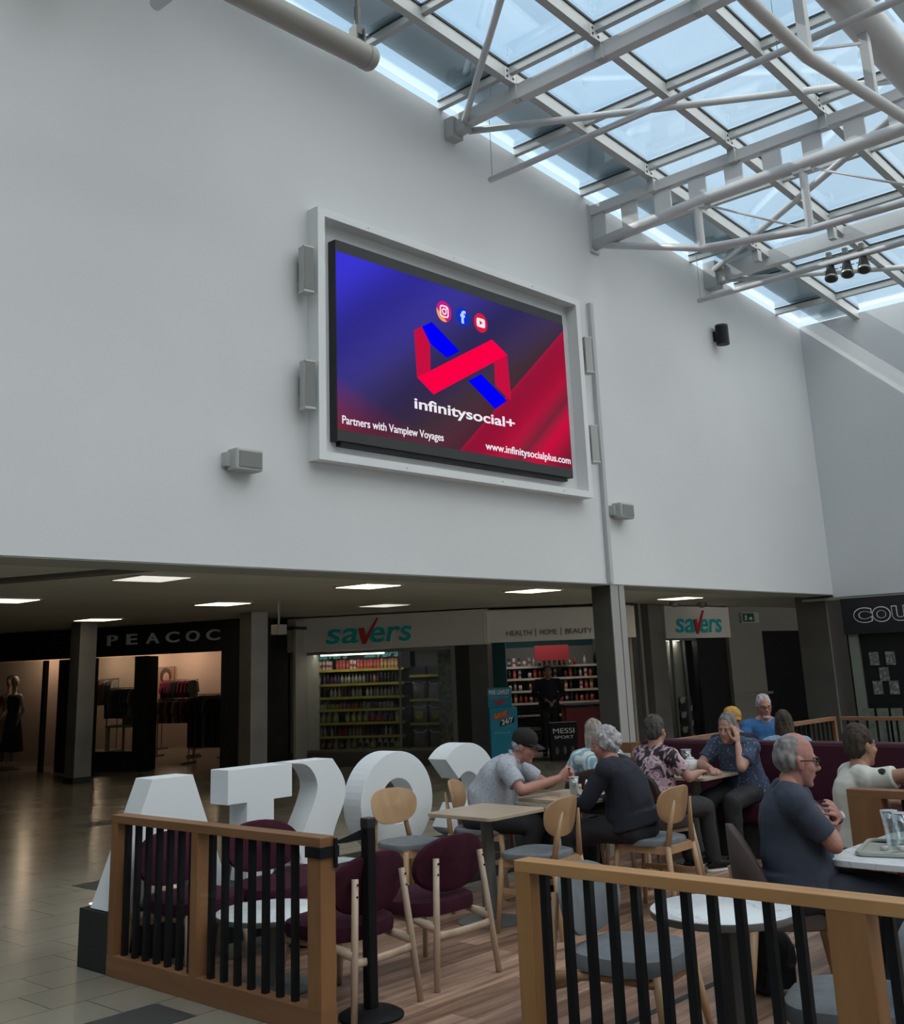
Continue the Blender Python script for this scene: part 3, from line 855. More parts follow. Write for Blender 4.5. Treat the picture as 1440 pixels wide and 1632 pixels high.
M_TEALW = mat('teal_shop_wall', (0.02, 0.10, 0.10), 0.7)
M_SHELF = mat('grey_shelf_back', (0.10, 0.10, 0.095), 0.7)
M_YEL = mat('yellow_price_strip', (0.42, 0.36, 0.04), 0.6)
M_FRAME = mat('shop_alu_frame', (0.22, 0.22, 0.21), 0.4, metal=0.5)
M_CREAM = mat('cream_shop_wall', (0.40, 0.37, 0.32), 0.7)

# ---- discount shop, left window bay
S1 = thing('storefront', 'shop window bay with shelves of bottles under the left check mark sign', 'shop front')
frame_at(S1, (13.41, 16.586), (0.4579, -0.889))
local(MB().bx(-0.02, 3.25, -0.03, 0.10, 0, 0.25), 'sill_wall', M_PILLARD, S1)
local(MB().bx(0.04, 0.12, -0.03, 0.05, 0.25, 2.03).bx(3.17, 3.25, -0.03, 0.05, 0.25, 2.03).bx(0.12, 3.17, -0.03, 0.05, 1.98, 2.03).bx(0.12, 3.17, -0.03, 0.05, 0.25, 0.29), 'window_frame', M_FRAME, S1)
local(MB().bx(2.17, 2.20, -0.02, 0.04, 0.29, 1.98), 'mullion', M_FRAME, S1)
local(MB().bx(0.12, 3.17, 0.0, 0.006, 0.29, 1.98), 'window_pane', G_SHOP, S1)
local(MB().bx(3.25, 3.52, -0.02, 0.25, 0, 2.65), 'pier', M_SHOPDARK, S1)
local(MB().bx(3.52, 3.86, -0.06, 0.3, 0, 2.65), 'pier', M_PILLARD, S1)
local(MB().bx(-0.45, 0.02, -0.08, 0.3, 0, 2.65), 'pier', M_PILLARD, S1)
local(MB().bx(0.0, 3.9, 1.2, 1.25, 0, 2.62), 'shop_back_wall', M_TEALW, S1)
local(MB().bx(0.0, 0.03, 0.1, 1.25, 0, 2.62).bx(3.3, 3.33, 0.1, 1.25, 0, 2.62).bx(0, 3.3, 0.1, 1.2, 2.05, 2.1), 'shop_lining', M_TEALW, S1)
sg = thing('shop_sign', 'white sign panel with teal and red check mark lettering, the big left one', 'sign')
frame_at(sg, (13.41, 16.586), (0.4579, -0.889))
local(MB().bx(0.02, 3.90, -0.12, 0.04, 2.04, 2.655), 'sign_panel', M_SIGNW, sg, bevel=0.005)
def savers_logo(root, x0, x1, z0, h, y):
    w = x1 - x0
    U, V = (1, 0, 0), (0, 0, 1)
    def piece(s, a, b, m, z, hh, dy=0.0, bold=0.05, sh=0.15):
        return text(s, 'sign_letters', m, (x0 + w * a, y - dy, z), U, V, w * (b - a), hh, root, 0.02, sh, bold)
    hx = h * 0.62
    e_ = 0.008
    piece('sa', 0.0 - e_, 0.39 + e_, M_WHT, z0 - h * 0.02, hx + h * 0.04, 0.0, 0.032)
    piece('sa', 0.0, 0.39, M_TEAL, z0, hx, 0.012, 0.012)
    piece('ers', 0.52 - e_, 1.0 + e_, M_WHT, z0 - h * 0.02, hx + h * 0.04, 0.0, 0.032)
    piece('ers', 0.52, 1.0, M_TEAL, z0, hx, 0.012, 0.012)
    ck = [(0.385, z0 + hx * 0.95), (0.45, z0 + hx), (0.475, z0 + hx * 0.45), (0.60, z0 + h), (0.625, z0 + h), (0.47, z0 - h * 0.05), (0.43, z0 - h * 0.05)]
    MB().prism([(x0 + w * a, b) for a, b in ck], (0, y - 0.012, 0), U, V, (0, -1, 0), 0.014).build('check_mark', M_RED, root)
savers_logo(sg, 0.80, 2.48, 2.16, 0.44, -0.125)
# strip lamp in the window
tl = thing('strip_lamp', 'bright tube lamp across the top of the bottle shop window', 'lamp')
frame_at(tl, at_local(S1, (0.6, 0.12, 0)), (0.4579, -0.889))
local(MB().bx(0, 1.25, -0.02, 0.02, 1.955, 1.985), 'tube', mat('strip_tube_glow', (0.9, 0.9, 0.8), 0.5, emit=(1.0, 0.9, 0.72), estr=5.0), tl)
local(MB().bx(-0.02, 1.27, -0.03, 0.03, 1.985, 2.0), 'fitting', M_FRAME, tl)
# shelving
rows = [1.70, 1.44, 1.20, 0.98, 0.74, 0.50, 0.27]
def shelf_unit(lab, x0, x1, rws, y0=0.45, y1=0.85, root=S1):
    t = thing('shelving_unit', lab, 'shelving')
    t.location = root.location; t.rotation_euler = root.rotation_euler
    local(MB().bx(x0, x1, y1, y1 + 0.03, 0.1, 2.0), 'back_panel', M_SHELF, t)
    for z in rws:
        s_ = local(MB().bx(x0, x1, y0, y1, z - 0.025, z), 'shelf', M_FRAME, t)
        MB().bx(x0, x1, y0 - 0.008, y0, z - 0.040, z + 0.004).build('price_strip', M_YEL, s_)
    return t
shelf_unit('wide shelving full of bottles behind the left shop window', 0.32, 2.12, rows)
shelf_unit('narrow dark shelving of packs behind the left shop window', 2.22, 2.86, [1.55, 1.12, 0.70, 0.27])
# bottles: a few kinds copied along the shelves
def bottle(prof, m, capm, capz, r):
    o = MB().lathe(prof, n=10).build('bottle', m, smooth=True)
    c = MB().lathe([(0, capz[0]), (r, capz[0]), (r, capz[1]), (0, capz[1])], n=8).build('lid', capm, o)
    return o
BC = [(0.45, 0.44, 0.40), (0.40, 0.05, 0.05), (0.38, 0.14, 0.10), (0.42, 0.36, 0.12), (0.16, 0.07, 0.18), (0.03, 0.03, 0.04), (0.30, 0.28, 0.25), (0.12, 0.06, 0.10)]
BM = [mat('pack_colour_%s' % q, c, 0.4) for q, c in zip(('white', 'red', 'orange', 'yellow', 'purple', 'black', 'grey', 'plum'), BC)]
protos = {}
COUNT = {}
CN = ['white', 'red', 'orange', 'yellow', 'purple', 'black', 'grey', 'plum']
def proto(kind, mi):
    if (kind, mi) in protos: return protos[(kind, mi)]
    if kind == 'tall':
        o = bottle([(0, 0), (0.030, 0), (0.030, 0.11), (0.012, 0.14), (0.012, 0.155), (0, 0.155)], BM[mi], BM[(mi + 3) % 8], (0.15, 0.175), 0.014)
    elif kind == 'box':
        o = MB().bx(-0.027, 0.027, -0.025, 0.025, 0, 0.17).build('carton', BM[mi])
        MB().bx(-0.028, 0.028, -0.027, 0.026, 0.05, 0.10).build('label_band', BM[(mi + 1) % 8], o)
    elif kind == 'jug':
        o = MB().tube([(0, 0, 0), (0, 0, 0.12), (0, 0, 0.17), (0.01, 0, 0.19)], [0.055, 0.055, 0.03, 0.018], 12).build('bottle', BM[mi], smooth=True)
        MB().bx(-0.035, 0.035, -0.058, -0.05, 0.03, 0.11).build('label_band', BM[(mi + 5) % 8], o)
    else:
        o = bottle([(0, 0), (0.036, 0), (0.038, 0.08), (0.03, 0.10), (0, 0.10)], BM[mi], BM[(mi + 2) % 8], (0.10, 0.12), 0.03)
    protos[(kind, mi)] = [o, False]
    return protos[(kind, mi)]
SHELFNAME = ['top', 'second', 'third', 'fourth', 'fifth', 'sixth', 'lowest']
plan = [('box', [0, 0, 1, 0, 1, 1, 2, 0]), ('tall', [5, 4, 0, 0, 3, 7, 5, 7]), ('tall', [5, 0, 7, 0, 0, 6, 6, 6]), ('jar', [0, 3, 2, 2, 6, 7, 6, 5]), ('jug', [6, 6, 7, 6, 6, 4, 7, 6]), ('tall', [0, 7, 1, 6, 7, 4, 0, 7]), ('jug', [5, 6, 5, 6, 0, 6, 0, 6])]
random.seed(3)
for r, (z, (kind, cols)) in enumerate(zip(rows, plan)):
    n = {'box': 25, 'tall': 24, 'jar': 22, 'jug': 14}[kind]
    for i in range(n):
        if random.random() < 0.05: continue
        x = 0.37 + i * (1.72 / n) + random.uniform(-0.006, 0.006)
        mi = cols[min(7, int(i / n * 8 + random.uniform(-0.4, 0.4)) % 8)]
        pr = proto(kind, mi)
        if not pr[1]:
            o = pr[0]; pr[1] = True
        else:
            o = copy_tree(pr[0])
        o.location = at_local(S1, (x, 0.50 + random.uniform(0, 0.03), z + 0.001)); o.rotation_euler = S1.rotation_euler
        o.scale = (1, 1, random.uniform(0.9, 1.05))
        cnt = COUNT.get(r, 0); COUNT[r] = cnt + 1
        tag(o, '%s, %s from left, %s shelf of the left shop window' % ({'box': 'small %s carton', 'tall': 'slim %s bottle', 'jar': 'small %s jar', 'jug': 'large %s bottle'}[kind] % CN[mi], ORD[cnt], SHELFNAME[r]), 'bottle' if kind != 'box' else 'carton', '%s on the %s shelf behind the shop window' % ({'box': 'cartons', 'tall': 'slim bottles', 'jar': 'jars', 'jug': 'large bottles'}[kind], SHELFNAME[r]))
M_BAG = mat('grey_pack_foil', (0.20, 0.18, 0.20), 0.4, var=(10, 0.2)); M_BAGW = mat('pack_white_arc', (0.5, 0.5, 0.5), 0.5)
for r, z in enumerate([1.12, 0.70, 0.27, 1.55]):
    for c in range(2):
        if r == 3: mb = MB().bx(-0.13, 0.13, -0.08, 0.08, 0, 0.15)
        else: mb = MB().loft([((0, 0, 0.0), (0.13, 0, 0), (0, 0.07, 0)), ((0, 0, 0.12), (0.145, 0, 0), (0, 0.10, 0)), ((0, 0, 0.28), (0.14, 0, 0), (0, 0.09, 0)), ((0, 0, 0.36), (0.12, 0, 0), (0, 0.02, 0))], n=14)
        o = small('pack', 'grey pack with a white arc on the narrow shelving, %s row, %s side' % (('second', 'third', 'bottom', 'top')[r], ('left', 'right')[c]), 'pack', mb, M_BAG if r < 3 else BM[5], S1, 'packs on the narrow shelving', (2.38 + 0.31 * c, 0.60, z + 0.001), smooth=(r < 3))
        if r < 3:
            MB().tube([(-0.13, -0.055, 0.30), (-0.06, -0.088, 0.26), (0.06, -0.088, 0.26), (0.13, -0.055, 0.30)], 0.018, 6).build('pack_arc', M_BAGW, o)
        if r == 1:
            MB().prism([(-0.07, 0.1), (0.0, 0.05), (0.07, 0.1), (0.07, 0.2), (-0.07, 0.2)], (0, -0.105, 0), (1, 0, 0), (0, 0, 1), (0, -1, 0), 0.004).build('price_badge', M_YEL, o)
for r in range(4):
    z = 1.92 - r * 0.42
    p = small('poster', 'yellow price poster in the shop window, %s of the column' % ('top', 'second', 'third', 'lowest')[r], 'poster', MB().bx(2.90, 3.16, 0.03, 0.036, z - 0.40, z), ramp_mat('poster_print', 'noise', 12, [(0.42, (0.06, 0.065, 0.02)), (0.5, (0.20, 0.19, 0.04)), (0.62, (0.10, 0.08, 0.03))], 0.6, interp='CONSTANT'), S1)
    text('LOW PRICE', 'poster_letters', mat('poster_dark', (0.02, 0.03, 0.02), 0.6), (2.92, 0.027, z - 0.07), (1, 0, 0), (0, 0, 1), 0.22, 0.05, p, 0.002, 0, 0.03)
text('savers', 'window_letters', mat('faint_teal', (0.03, 0.16, 0.16), 0.6), (0.42, 0.42, 1.90), (1, 0, 0), (0, 0, 1), 0.6, 0.09, S1, 0.004, 0.2, 0.03)
text('savers', 'window_letters', mat('faint_teal', (0.03, 0.16, 0.16), 0.6), (1.35, 0.42, 1.90), (1, 0, 0), (0, 0, 1), 0.7, 0.09, S1, 0.004, 0.2, 0.03)

# ---- discount shop, open bay with plain sign
S2 = thing('storefront', 'open shop entrance under the grey words sign, shelves and counter inside', 'shop front')
frame_at(S2, (15.19, 13.13), (0.713, -0.701))
local(MB().bx(-0.12, 2.6, 3.9, 3.95, 0, 2.62), 'shop_back_wall', M_TEALW, S2)
local(MB().bx(2.55, 2.6, 0.1, 3.9, 0, 2.62), 'shop_side_wall', M_CREAM, S2)
local(MB().bx(-0.17, -0.12, 0.1, 3.9, 0, 2.62), 'shop_side_wall', M_CREAM, S2)
local(MB().bx(-0.12, 2.6, 0.0, 3.9, 2.60, 2.64), 'shop_ceiling', M_CEIL, S2)
local(MB().bx(-0.08, -0.03, -0.03, 0.05, 0, 2.05), 'door_frame', M_FRAME, S2)
sg = thing('shop_sign', 'long white sign panel with small grey words in a row', 'sign')
frame_at(sg, (15.19, 13.13), (0.713, -0.701))
local(MB().bx(-0.10, 2.65, -0.10, 0.05, 2.06, 2.62), 'sign_panel', M_SIGNW, sg, bevel=0.005)
for w_, a_, b_, z_, h_ in (('HEALTH', 0.31, 0.76, 2.165, 0.09), ('HOME', 0.91, 1.22, 2.165, 0.09), ('BEAUTY', 1.37, 1.86, 2.165, 0.09)):
    text(w_, 'sign_letters', M_GREYTXT, (a_, -0.105, z_), (1, 0, 0), (0, 0, 1), b_ - a_, h_, sg, 0.01)
for a_ in (0.835, 1.295): MB().bx(a_ - 0.005, a_ + 0.005, -0.11, -0.10, 2.14, 2.28).build('divider_stroke', M_GREYTXT, sg)
M_REDC = mat('red_counter', (0.22, 0.015, 0.02), 0.5)
t = thing('shop_counter', 'red shop counter inside the open shop entrance', 'counter')
t.location = S2.location; t.rotation_euler = S2.rotation_euler
local(MB().bx(1.45, 2.1, 1.0, 1.6, 0, 0.86), 'counter_body', M_REDC, t, bevel=0.01)
local(MB().bx(1.42, 2.13, 0.97, 1.63, 0.86, 0.90), 'counter_top', M_BLACK, t)
t = shelf_unit('long shelving of small goods at the back of the open shop', 0.25, 2.45, [1.62, 1.38, 1.14, 0.90, 0.66, 0.42], 3.0, 3.4, S2)
for ch in t.children:
    for g in ch.children: g.data.materials[0] = M_CREAM
random.seed(5)
for r, z in enumerate([1.62, 1.38, 1.14, 0.90]):
    for i in range(20):
        if random.random() < 0.12: continue
        mi = random.choice([0, 0, 1, 1, 2, 6, 5]); pr = proto(random.choice(['box', 'tall', 'jar']), mi)
        if not pr[1]: o = pr[0]; pr[1] = True
        else: o = copy_tree(pr[0])
        o.location = at_local(S2, (0.32 + i * 0.105, 3.06, z + 0.001)); o.rotation_euler = S2.rotation_euler
        cnt = COUNT.get(('b', r), 0); COUNT[('b', r)] = cnt + 1
        tag(o, '%s packet, %s from left, %s back shelf of the open shop' % (CN[mi], ORD[cnt], SHELFNAME[r]), 'packaged goods', 'goods on the %s back shelf of the open shop' % SHELFNAME[r])
pr = small('promotional_sign', 'red promotional panel hanging at the back of the open shop', 'panel', MB().bx(1.15, 1.85, 2.8, 2.84, 1.72, 2.02), M_REDC, S2)
MB().tube([(1.3, 2.82, 2.02), (1.3, 2.82, 2.60)], 0.01).build('hanger', M_BLACK, pr); MB().tube([(1.7, 2.82, 2.02), (1.7, 2.82, 2.60)], 0.01).build('hanger', M_BLACK, pr)
db = thing('display_box', 'low black display box with pale letters at the open shop entrance', 'display')
db.location = S2.location; db.rotation_euler = S2.rotation_euler
local(MB().bx(1.02, 1.50, 0.10, 0.42, 0.0, 0.64), 'box_body', M_BLACK, db, bevel=0.006)
text('MESSI', 'box_letters', M_WHT, (1.07, 0.098, 0.46), (1, 0, 0), (0, 0, 1), 0.38, 0.085, db, 0.004)
text('SPORT', 'box_letters', M_WHT, (1.09, 0.098, 0.37), (1, 0, 0), (0, 0, 1), 0.34, 0.05, db, 0.004)
for q in range(3):
    local(MB().ell((1.12 + q * 0.14, 0.10, 0.17), (0.035, 0.012, 0.07)), 'bottle_print', M_GREYTXT, db)
bk = thing('basket_stand', 'black wire basket stack just inside the open shop', 'basket stand')
bk.location = S2.location; bk.rotation_euler = S2.rotation_euler
for q in range(4):
    z = 0.12 + q * 0.20
    w_ = MB()
    for a in range(9): w_.tube([(0.52 + a * 0.055, 0.75, z), (0.52 + a * 0.055, 0.75, z + 0.14)], 0.004, 5)
    for zz in (z, z + 0.07, z + 0.14): w_.tube([(0.50, 0.75, zz), (0.98, 0.75, zz), (0.98, 1.05, zz), (0.50, 1.05, zz), (0.50, 0.75, zz)], 0.006, 5)
    w_.bx(0.50, 0.98, 0.75, 1.05, z - 0.004, z)
    local(w_, 'basket', M_BLACK, bk)
def shop_strip(root, x, y, z, L, e, lab):
    t = thing('strip_lamp', lab, 'lamp'); t.location = at_local(root, (x, y, z)); t.rotation_euler = root.rotation_euler
    MB().bx(0, L, -0.03, 0.03, -0.02, 0.0).build('tube', mat('cool_tube_glow', (1, 1, 1), 0.5, emit=(1, 0.95, 0.88), estr=4.0), t)
    MB().bx(-0.03, L + 0.03, -0.05, 0.05, 0.0, 0.03).build('fitting', M_FRAME, t)
    ld = bpy.data.lights.new('strip_light', 'AREA'); ld.shape = 'RECTANGLE'; ld.size = L; ld.size_y = 0.06; ld.energy = e; ld.color = (1, 0.93, 0.85)
    lo = bpy.data.objects.new('strip_light', ld); COL.objects.link(lo); lo.parent = t; lo.location = (L / 2, 0, -0.03)
shop_strip(S2, 0.5, 2.3, 2.55, 1.6, 14, 'added tube lamp on the ceiling of the open shop')  # lamp added to brighten the dark interior of the open shop
shop_strip(S1, 0.4, 0.30, 2.02, 2.5, 2.2, 'thin tube lamp above the shelving in the bottle window')
# leaflet stand
ls = thing('leaflet_stand', 'bright blue cardboard leaflet stand at the shop pier', 'leaflet stand')
frame_at(ls, (14.30, 12.42), (0.72, -0.69))
M_BLUEC = mat('blue_card', (0.02, 0.30, 0.46), 0.5)
local(MB().bx(0.0, 0.46, 0, 0.28, 0.0, 0.98), 'stand_body', M_BLUEC, ls)
local(MB().bx(0.0, 0.40, 0.20, 0.24, 0.98, 1.30), 'header_card', M_BLUEC, ls)
def lt(s, x, z, w, h, m, dep=0.004, y=-0.003, **k):
    return text(s, 'stand_letters', m, (x, y, z), (1, 0, 0), (0, 0, 1), w, h, ls, dep, **k)
lt('FREE LEAFLET', 0.02, 1.19, 0.35, 0.075, M_WHT, y=0.197, bold=0.03)
lt('PLEASE TAKE ONE', 0.05, 1.12, 0.29, 0.045, mat('pale_blue_print', (0.25, 0.5, 0.6), 0.5), y=0.197)
MB().prism([(0.07, 1.09), (0.33, 1.09), (0.20, 1.02)], (0, 0.197, 0), (1, 0, 0), (0, 0, 1), (0, 1, 0), -0.004).build('arrow', M_RED, ls)
MB().prism([(0.06, 0.78), (0.30, 0.84), (0.31, 0.94), (0.07, 0.88)], (0, 0, 0), (1, 0, 0), (0, 0, 1), (0, -1, 0), 0.003).build('print_badge', M_RED, ls)
MB().prism([(0.16, 0.68), (0.40, 0.74), (0.41, 0.83), (0.17, 0.77)], (0, -0.001, 0), (1, 0, 0), (0, 0, 1), (0, -1, 0), 0.005).build('print_badge', M_BLACK, ls)
text('SAVE', 'stand_letters', mat('orange_print', (0.75, 0.30, 0.04), 0.5), (0.075, -0.006, 0.80), (1, 0, 0.22), (-0.0, 0, 1), 0.22, 0.085, ls, 0.004, 0, 0.04)
text('24/7', 'stand_letters', M_WHT, (0.19, -0.009, 0.70), (1, 0, 0.22), (0, 0, 1), 0.20, 0.085, ls, 0.004, 0, 0.04)
lt('savers.co.uk', 0.06, 0.57, 0.27, 0.04, mat('pale_blue_print', (0.25, 0.5, 0.6), 0.5))

# ---- discount shop, right hand bay
S3 = thing('storefront', 'narrow shop window bay under the right check mark sign', 'shop front')
frame_at(S3, (18.55, 11.65), (1, 0))
local(MB().bx(0, 2.5, 1.3, 1.35, 0, 2.6), 'shop_back_wall', M_SHOPDARK, S3)
local(MB().bx(0.0, 0.05, 0, 0.06, 0.1, 2.04).bx(0.35, 0.39, 0, 0.05, 0.1, 2.04).bx(0.82, 0.85, 0, 0.05, 0.1, 2.04).bx(0, 1.3, 0, 0.05, 2.0, 2.04).bx(0, 1.3, 0, 0.05, 0.0, 0.1), 'window_frame', M_FRAME, S3)
local(MB().bx(0.05, 1.3, 0.02, 0.026, 0.1, 2.0), 'window_pane', G_SHOP, S3)
local(MB().bx(1.28, 2.5, -0.02, 0.10, 0, 2.04), 'dark_door', mat('door_black', (0.01, 0.011, 0.013), 0.35), S3)
local(MB().bx(0.80, 1.28, 0.35, 0.40, 0.0, 2.04), 'lit_panel', M_CREAM, S3)
sg = thing('shop_sign', 'white sign panel with teal and red check mark lettering, the small right one', 'sign')
frame_at(sg, (18.55, 11.65), (1, 0))
local(MB().bx(0.0, 2.50, -0.12, 0.04, 2.04, 2.655), 'sign_panel', M_SIGNW, sg, bevel=0.005)
savers_logo(sg, 0.33, 2.12, 2.14, 0.44, -0.125)
t = shelf_unit('shelving of purple and yellow goods behind the right shop window', 0.1, 0.75, [1.55, 1.2, 0.85, 0.5, 0.2], 0.5, 0.8, S3)
for r, z in enumerate([1.55, 1.2, 0.85, 0.5]):
    for i in range(5):
        pr_ = proto('jug' if r % 2 else 'box', [3, 4, 0, 1, 7][(i + r) % 5])
        if not pr_[1]: o = pr_[0]; pr_[1] = True
        else: o = copy_tree(pr_[0])
        o.location = at_local(S3, (0.16 + i * 0.12, 0.58, z + 0.001)); o.rotation_euler = S3.rotation_euler
        tag(o, '%s item, %s from the left on the %s shelf in the right shop window' % (CN[[3, 4, 0, 1, 7][(i + r) % 5]], ORD[i], SHELFNAME[r]), 'packaged goods', 'goods on the %s shelf of the right shop window' % SHELFNAME[r])
for r in range(3):
    small('pack', 'black and white pack stacked in the right shop window, %s of three' % ('lowest', 'middle', 'top')[r], 'pack', MB().loft([((0, 0, 0), (0.18, 0, 0), (0, 0.1, 0)), ((0, 0, 0.15), (0.19, 0, 0), (0, 0.12, 0)), ((0, 0, 0.27), (0.17, 0, 0), (0, 0.09, 0))], n=12), ramp_mat('pack_black_white', 'noise', 6, [(0.45, (0.03, 0.03, 0.035)), (0.55, (0.5, 0.5, 0.5))], 0.5, interp='CONSTANT'), S3, 'packs in the right shop window', (1.0, 0.2, 0.10 + 0.275 * r))
shop_strip(S3, 0.2, 0.3, 2.02, 0.9, 2.5, 'added tube lamp inside the right hand shop window')  # added lamp that lightens the panel and shelves behind this window
pillar('pillar', 'dark wall panel just right of the broad pillar', 17.10, 17.40, 11.45, 11.75, M_PILLARD)
pillar('pillar', 'thin pale metal upright between dark shop panels', 17.52, 17.60, 11.45, 11.75, M_PILLARL)
pillar('pillar', 'mid grey shop pillar left of the right hand shop sign', 17.85, 18.38, 11.45, 11.95, M_PILLAR)
# wall with exit sign and dark doorway
struct('wall_shops', MB().bx(21.05, 27.0, 11.60, 11.75, 2.17, SOF + 0.03).bx(20.98, 21.08, 11.55, 11.75, 0, SOF + 0.03).bx(21.08, 22.55, 11.60, 11.75, 0, 2.17).bx(25.4, 27.0, 11.6, 11.75, 0, 2.17), mat('corridor_wall_paint', (0.26, 0.25, 0.225), 0.7))
struct('door_1', MB().bx(22.55, 25.4, 11.70, 11.76, 0, 2.17), mat('door_black', (0.01, 0.011, 0.013), 0.35))
struct('trim_12', MB().bx(20.9, 22.6, 11.50, 11.56, 0.85, 0.90), M_PILLARL)
ex = thing('exit_sign', 'small green emergency exit sign on the cream wall', 'sign', (22.0, 11.55, 2.36))
wb(MB().bx(21.62, 22.38, 11.54, 11.60, 2.34, 2.56), 'sign_body', mat('exit_sign_edge', (0.45, 0.47, 0.42), 0.5), ex)
wb(MB().bx(21.65, 22.15, 11.532, 11.54, 2.36, 2.54), 'sign_face', mat('exit_green', (0.01, 0.10, 0.07), 0.5), ex)
mm = MB().ell((21.78, 11.53, 2.50), (0.018, 0.006, 0.018)).tube([(21.78, 11.53, 2.48), (21.76, 11.53, 2.43), (21.72, 11.53, 2.39)], 0.012, 6).tube([(21.76, 11.53, 2.43), (21.81, 11.53, 2.40)], 0.01, 6).tube([(21.72, 11.53, 2.47), (21.83, 11.53, 2.46)], 0.009, 6)
mm.prism([(21.92, 2.45), (22.0, 2.45), (22.0, 2.48), (22.06, 2.43), (22.0, 2.38), (22.0, 2.41), (21.92, 2.41)], (0, 11.528, 0), (1, 0, 0), (0, 0, 1), (0, 1, 0), 0.004)
wb(mm, 'exit_symbol', M_WHT, ex)
for x, l in ((17.9, 'left'), (18.9, 'right')):
    o = MB().ell((x, 10.9, SOF), (0.09, 0.09, 0.07)).build('security_camera', M_PILLARL, smooth=True)
    tag(o, 'small dome camera under the low ceiling, %s one of two' % l, 'camera')

# ---- clothes shop on the left
P = thing('storefront', 'dark clothes shop front with glass doors, warm light inside', 'shop front')
frame_at(P, (11.43, 19.97), (0.3655, -0.931))
local(MB().bx(-5.5, -3.2, 0.0, 0.1, 0, 0.5), 'sill_wall', M_SHOPDARK, P)
local(MB().bx(-0.05, 0.95, 0.0, 0.06, 0, 0.36), 'sill_wall', M_SHOPDARK, P)
for x in (-3.2, -1.35, -0.95, 0.95, 1.06, 2.9): local(MB().bx(x, x + 0.07, -0.02, 0.08, 0, 2.1), 'upright', M_SHOPDARK, P)
local(MB().bx(-0.88, -0.05, -0.01, 0.06, 0, 2.1), 'dark_panel', M_SHOPDARK, P)
local(MB().bx(0.80, 0.95, 0.06, 0.6, 0, 2.1), 'open_door', M_SHOPDARK, P)
local(MB().bx(2.98, 3.34, -0.30, 0.2, 0, 2.65), 'dark_panel', M_SHOPDARK, P)
local(MB().bx(-0.05, 0.95, 0.02, 0.026, 0.36, 2.1), 'window_pane', G_SHOP, P)
local(MB().bx(-3.1, -1.38, 0.02, 0.026, 0.2, 2.1), 'window_pane', G_SHOP, P)
M_WARMW = mat('clothes_shop_wall', (0.52, 0.40, 0.33), 0.8)
local(MB().bx(-6, 4.2, 6.0, 6.1, 0, 2.6), 'shop_back_wall', M_WARMW, P)
local(MB().bx(-4.6, -1.7, 1.35, 1.40, 0, 2.2), 'window_backing', M_WARMW, P)
local(MB().bx(4.2, 4.25, 0.2, 6, 0, 2.6), 'shop_side_wall', M_CREAM, P)
local(MB().bx(-6, 4.3, 0.1, 6, 2.45, 2.5), 'shop_ceiling', M_SHOPDARK, P)
sg = thing('shop_sign', 'long black sign band with wide spaced pale capital letters', 'sign')
frame_at(sg, (11.43, 19.97), (0.3655, -0.931))
local(MB().bx(-6.5, 3.9, -0.10, 0.06, 2.12, 2.66), 'sign_panel', mat('black_sign_panel', (0.010, 0.012, 0.016), 0.4), sg)
for i, ch in enumerate('PEACOCKS'):
    text(ch, 'sign_letter', mat('pale_metal_letter', (0.85, 0.85, 0.85), 0.4), (0.28 + i * 0.452, -0.13, 2.32), (1, 0, 0), (0, 0, 1), (0.24 if ch in 'EPKS' else 0.30), 0.20, sg, 0.03, 0, 0.02)
def warm(x, y, z, e, where, rad=0.06, c=(1.0, 0.72, 0.5)):
    """a small lamp with its own glowing bulb"""
    t = thing('shop_lamp', 'small warm lamp on the ceiling inside the clothes shop, %s one' % where, 'lamp', group='lamps inside the clothes shop')
    t.location = at_local(P, (x, y, z)); t.rotation_euler = P.rotation_euler
    MB().ell((0, 0, 0), (rad, rad, rad * 0.7), n=10, m=6).build('bulb', mat('warm_bulb_glow', (1, 1, 1), 0.5, emit=c, estr=4.0), t)
    MB().bx(-rad, rad, -rad, rad, rad * 0.5, 2.45 - z).build('lamp_base', M_SHOPDARK, t)
    ld = bpy.data.lights.new('shop_lamp_light', 'POINT'); ld.energy = e; ld.color = c; ld.shadow_soft_size = rad
    lo = bpy.data.objects.new('shop_lamp_light', ld); COL.objects.link(lo); lo.parent = t; lo.location = (0, 0, -rad * 1.6)
    return t
warm(-2.3, 0.8, 2.30, 12, 'left window'); warm(-4.3, 5.3, 2.30, 15, 'far left'); warm(-3.1, 5.3, 2.30, 15, 'middle left'); warm(-1.9, 5.3, 2.30, 15, 'middle'); warm(-0.6, 5.3, 2.30, 9, 'far right'); warm(1.2, 2.6, 2.3, 2, 'near door')
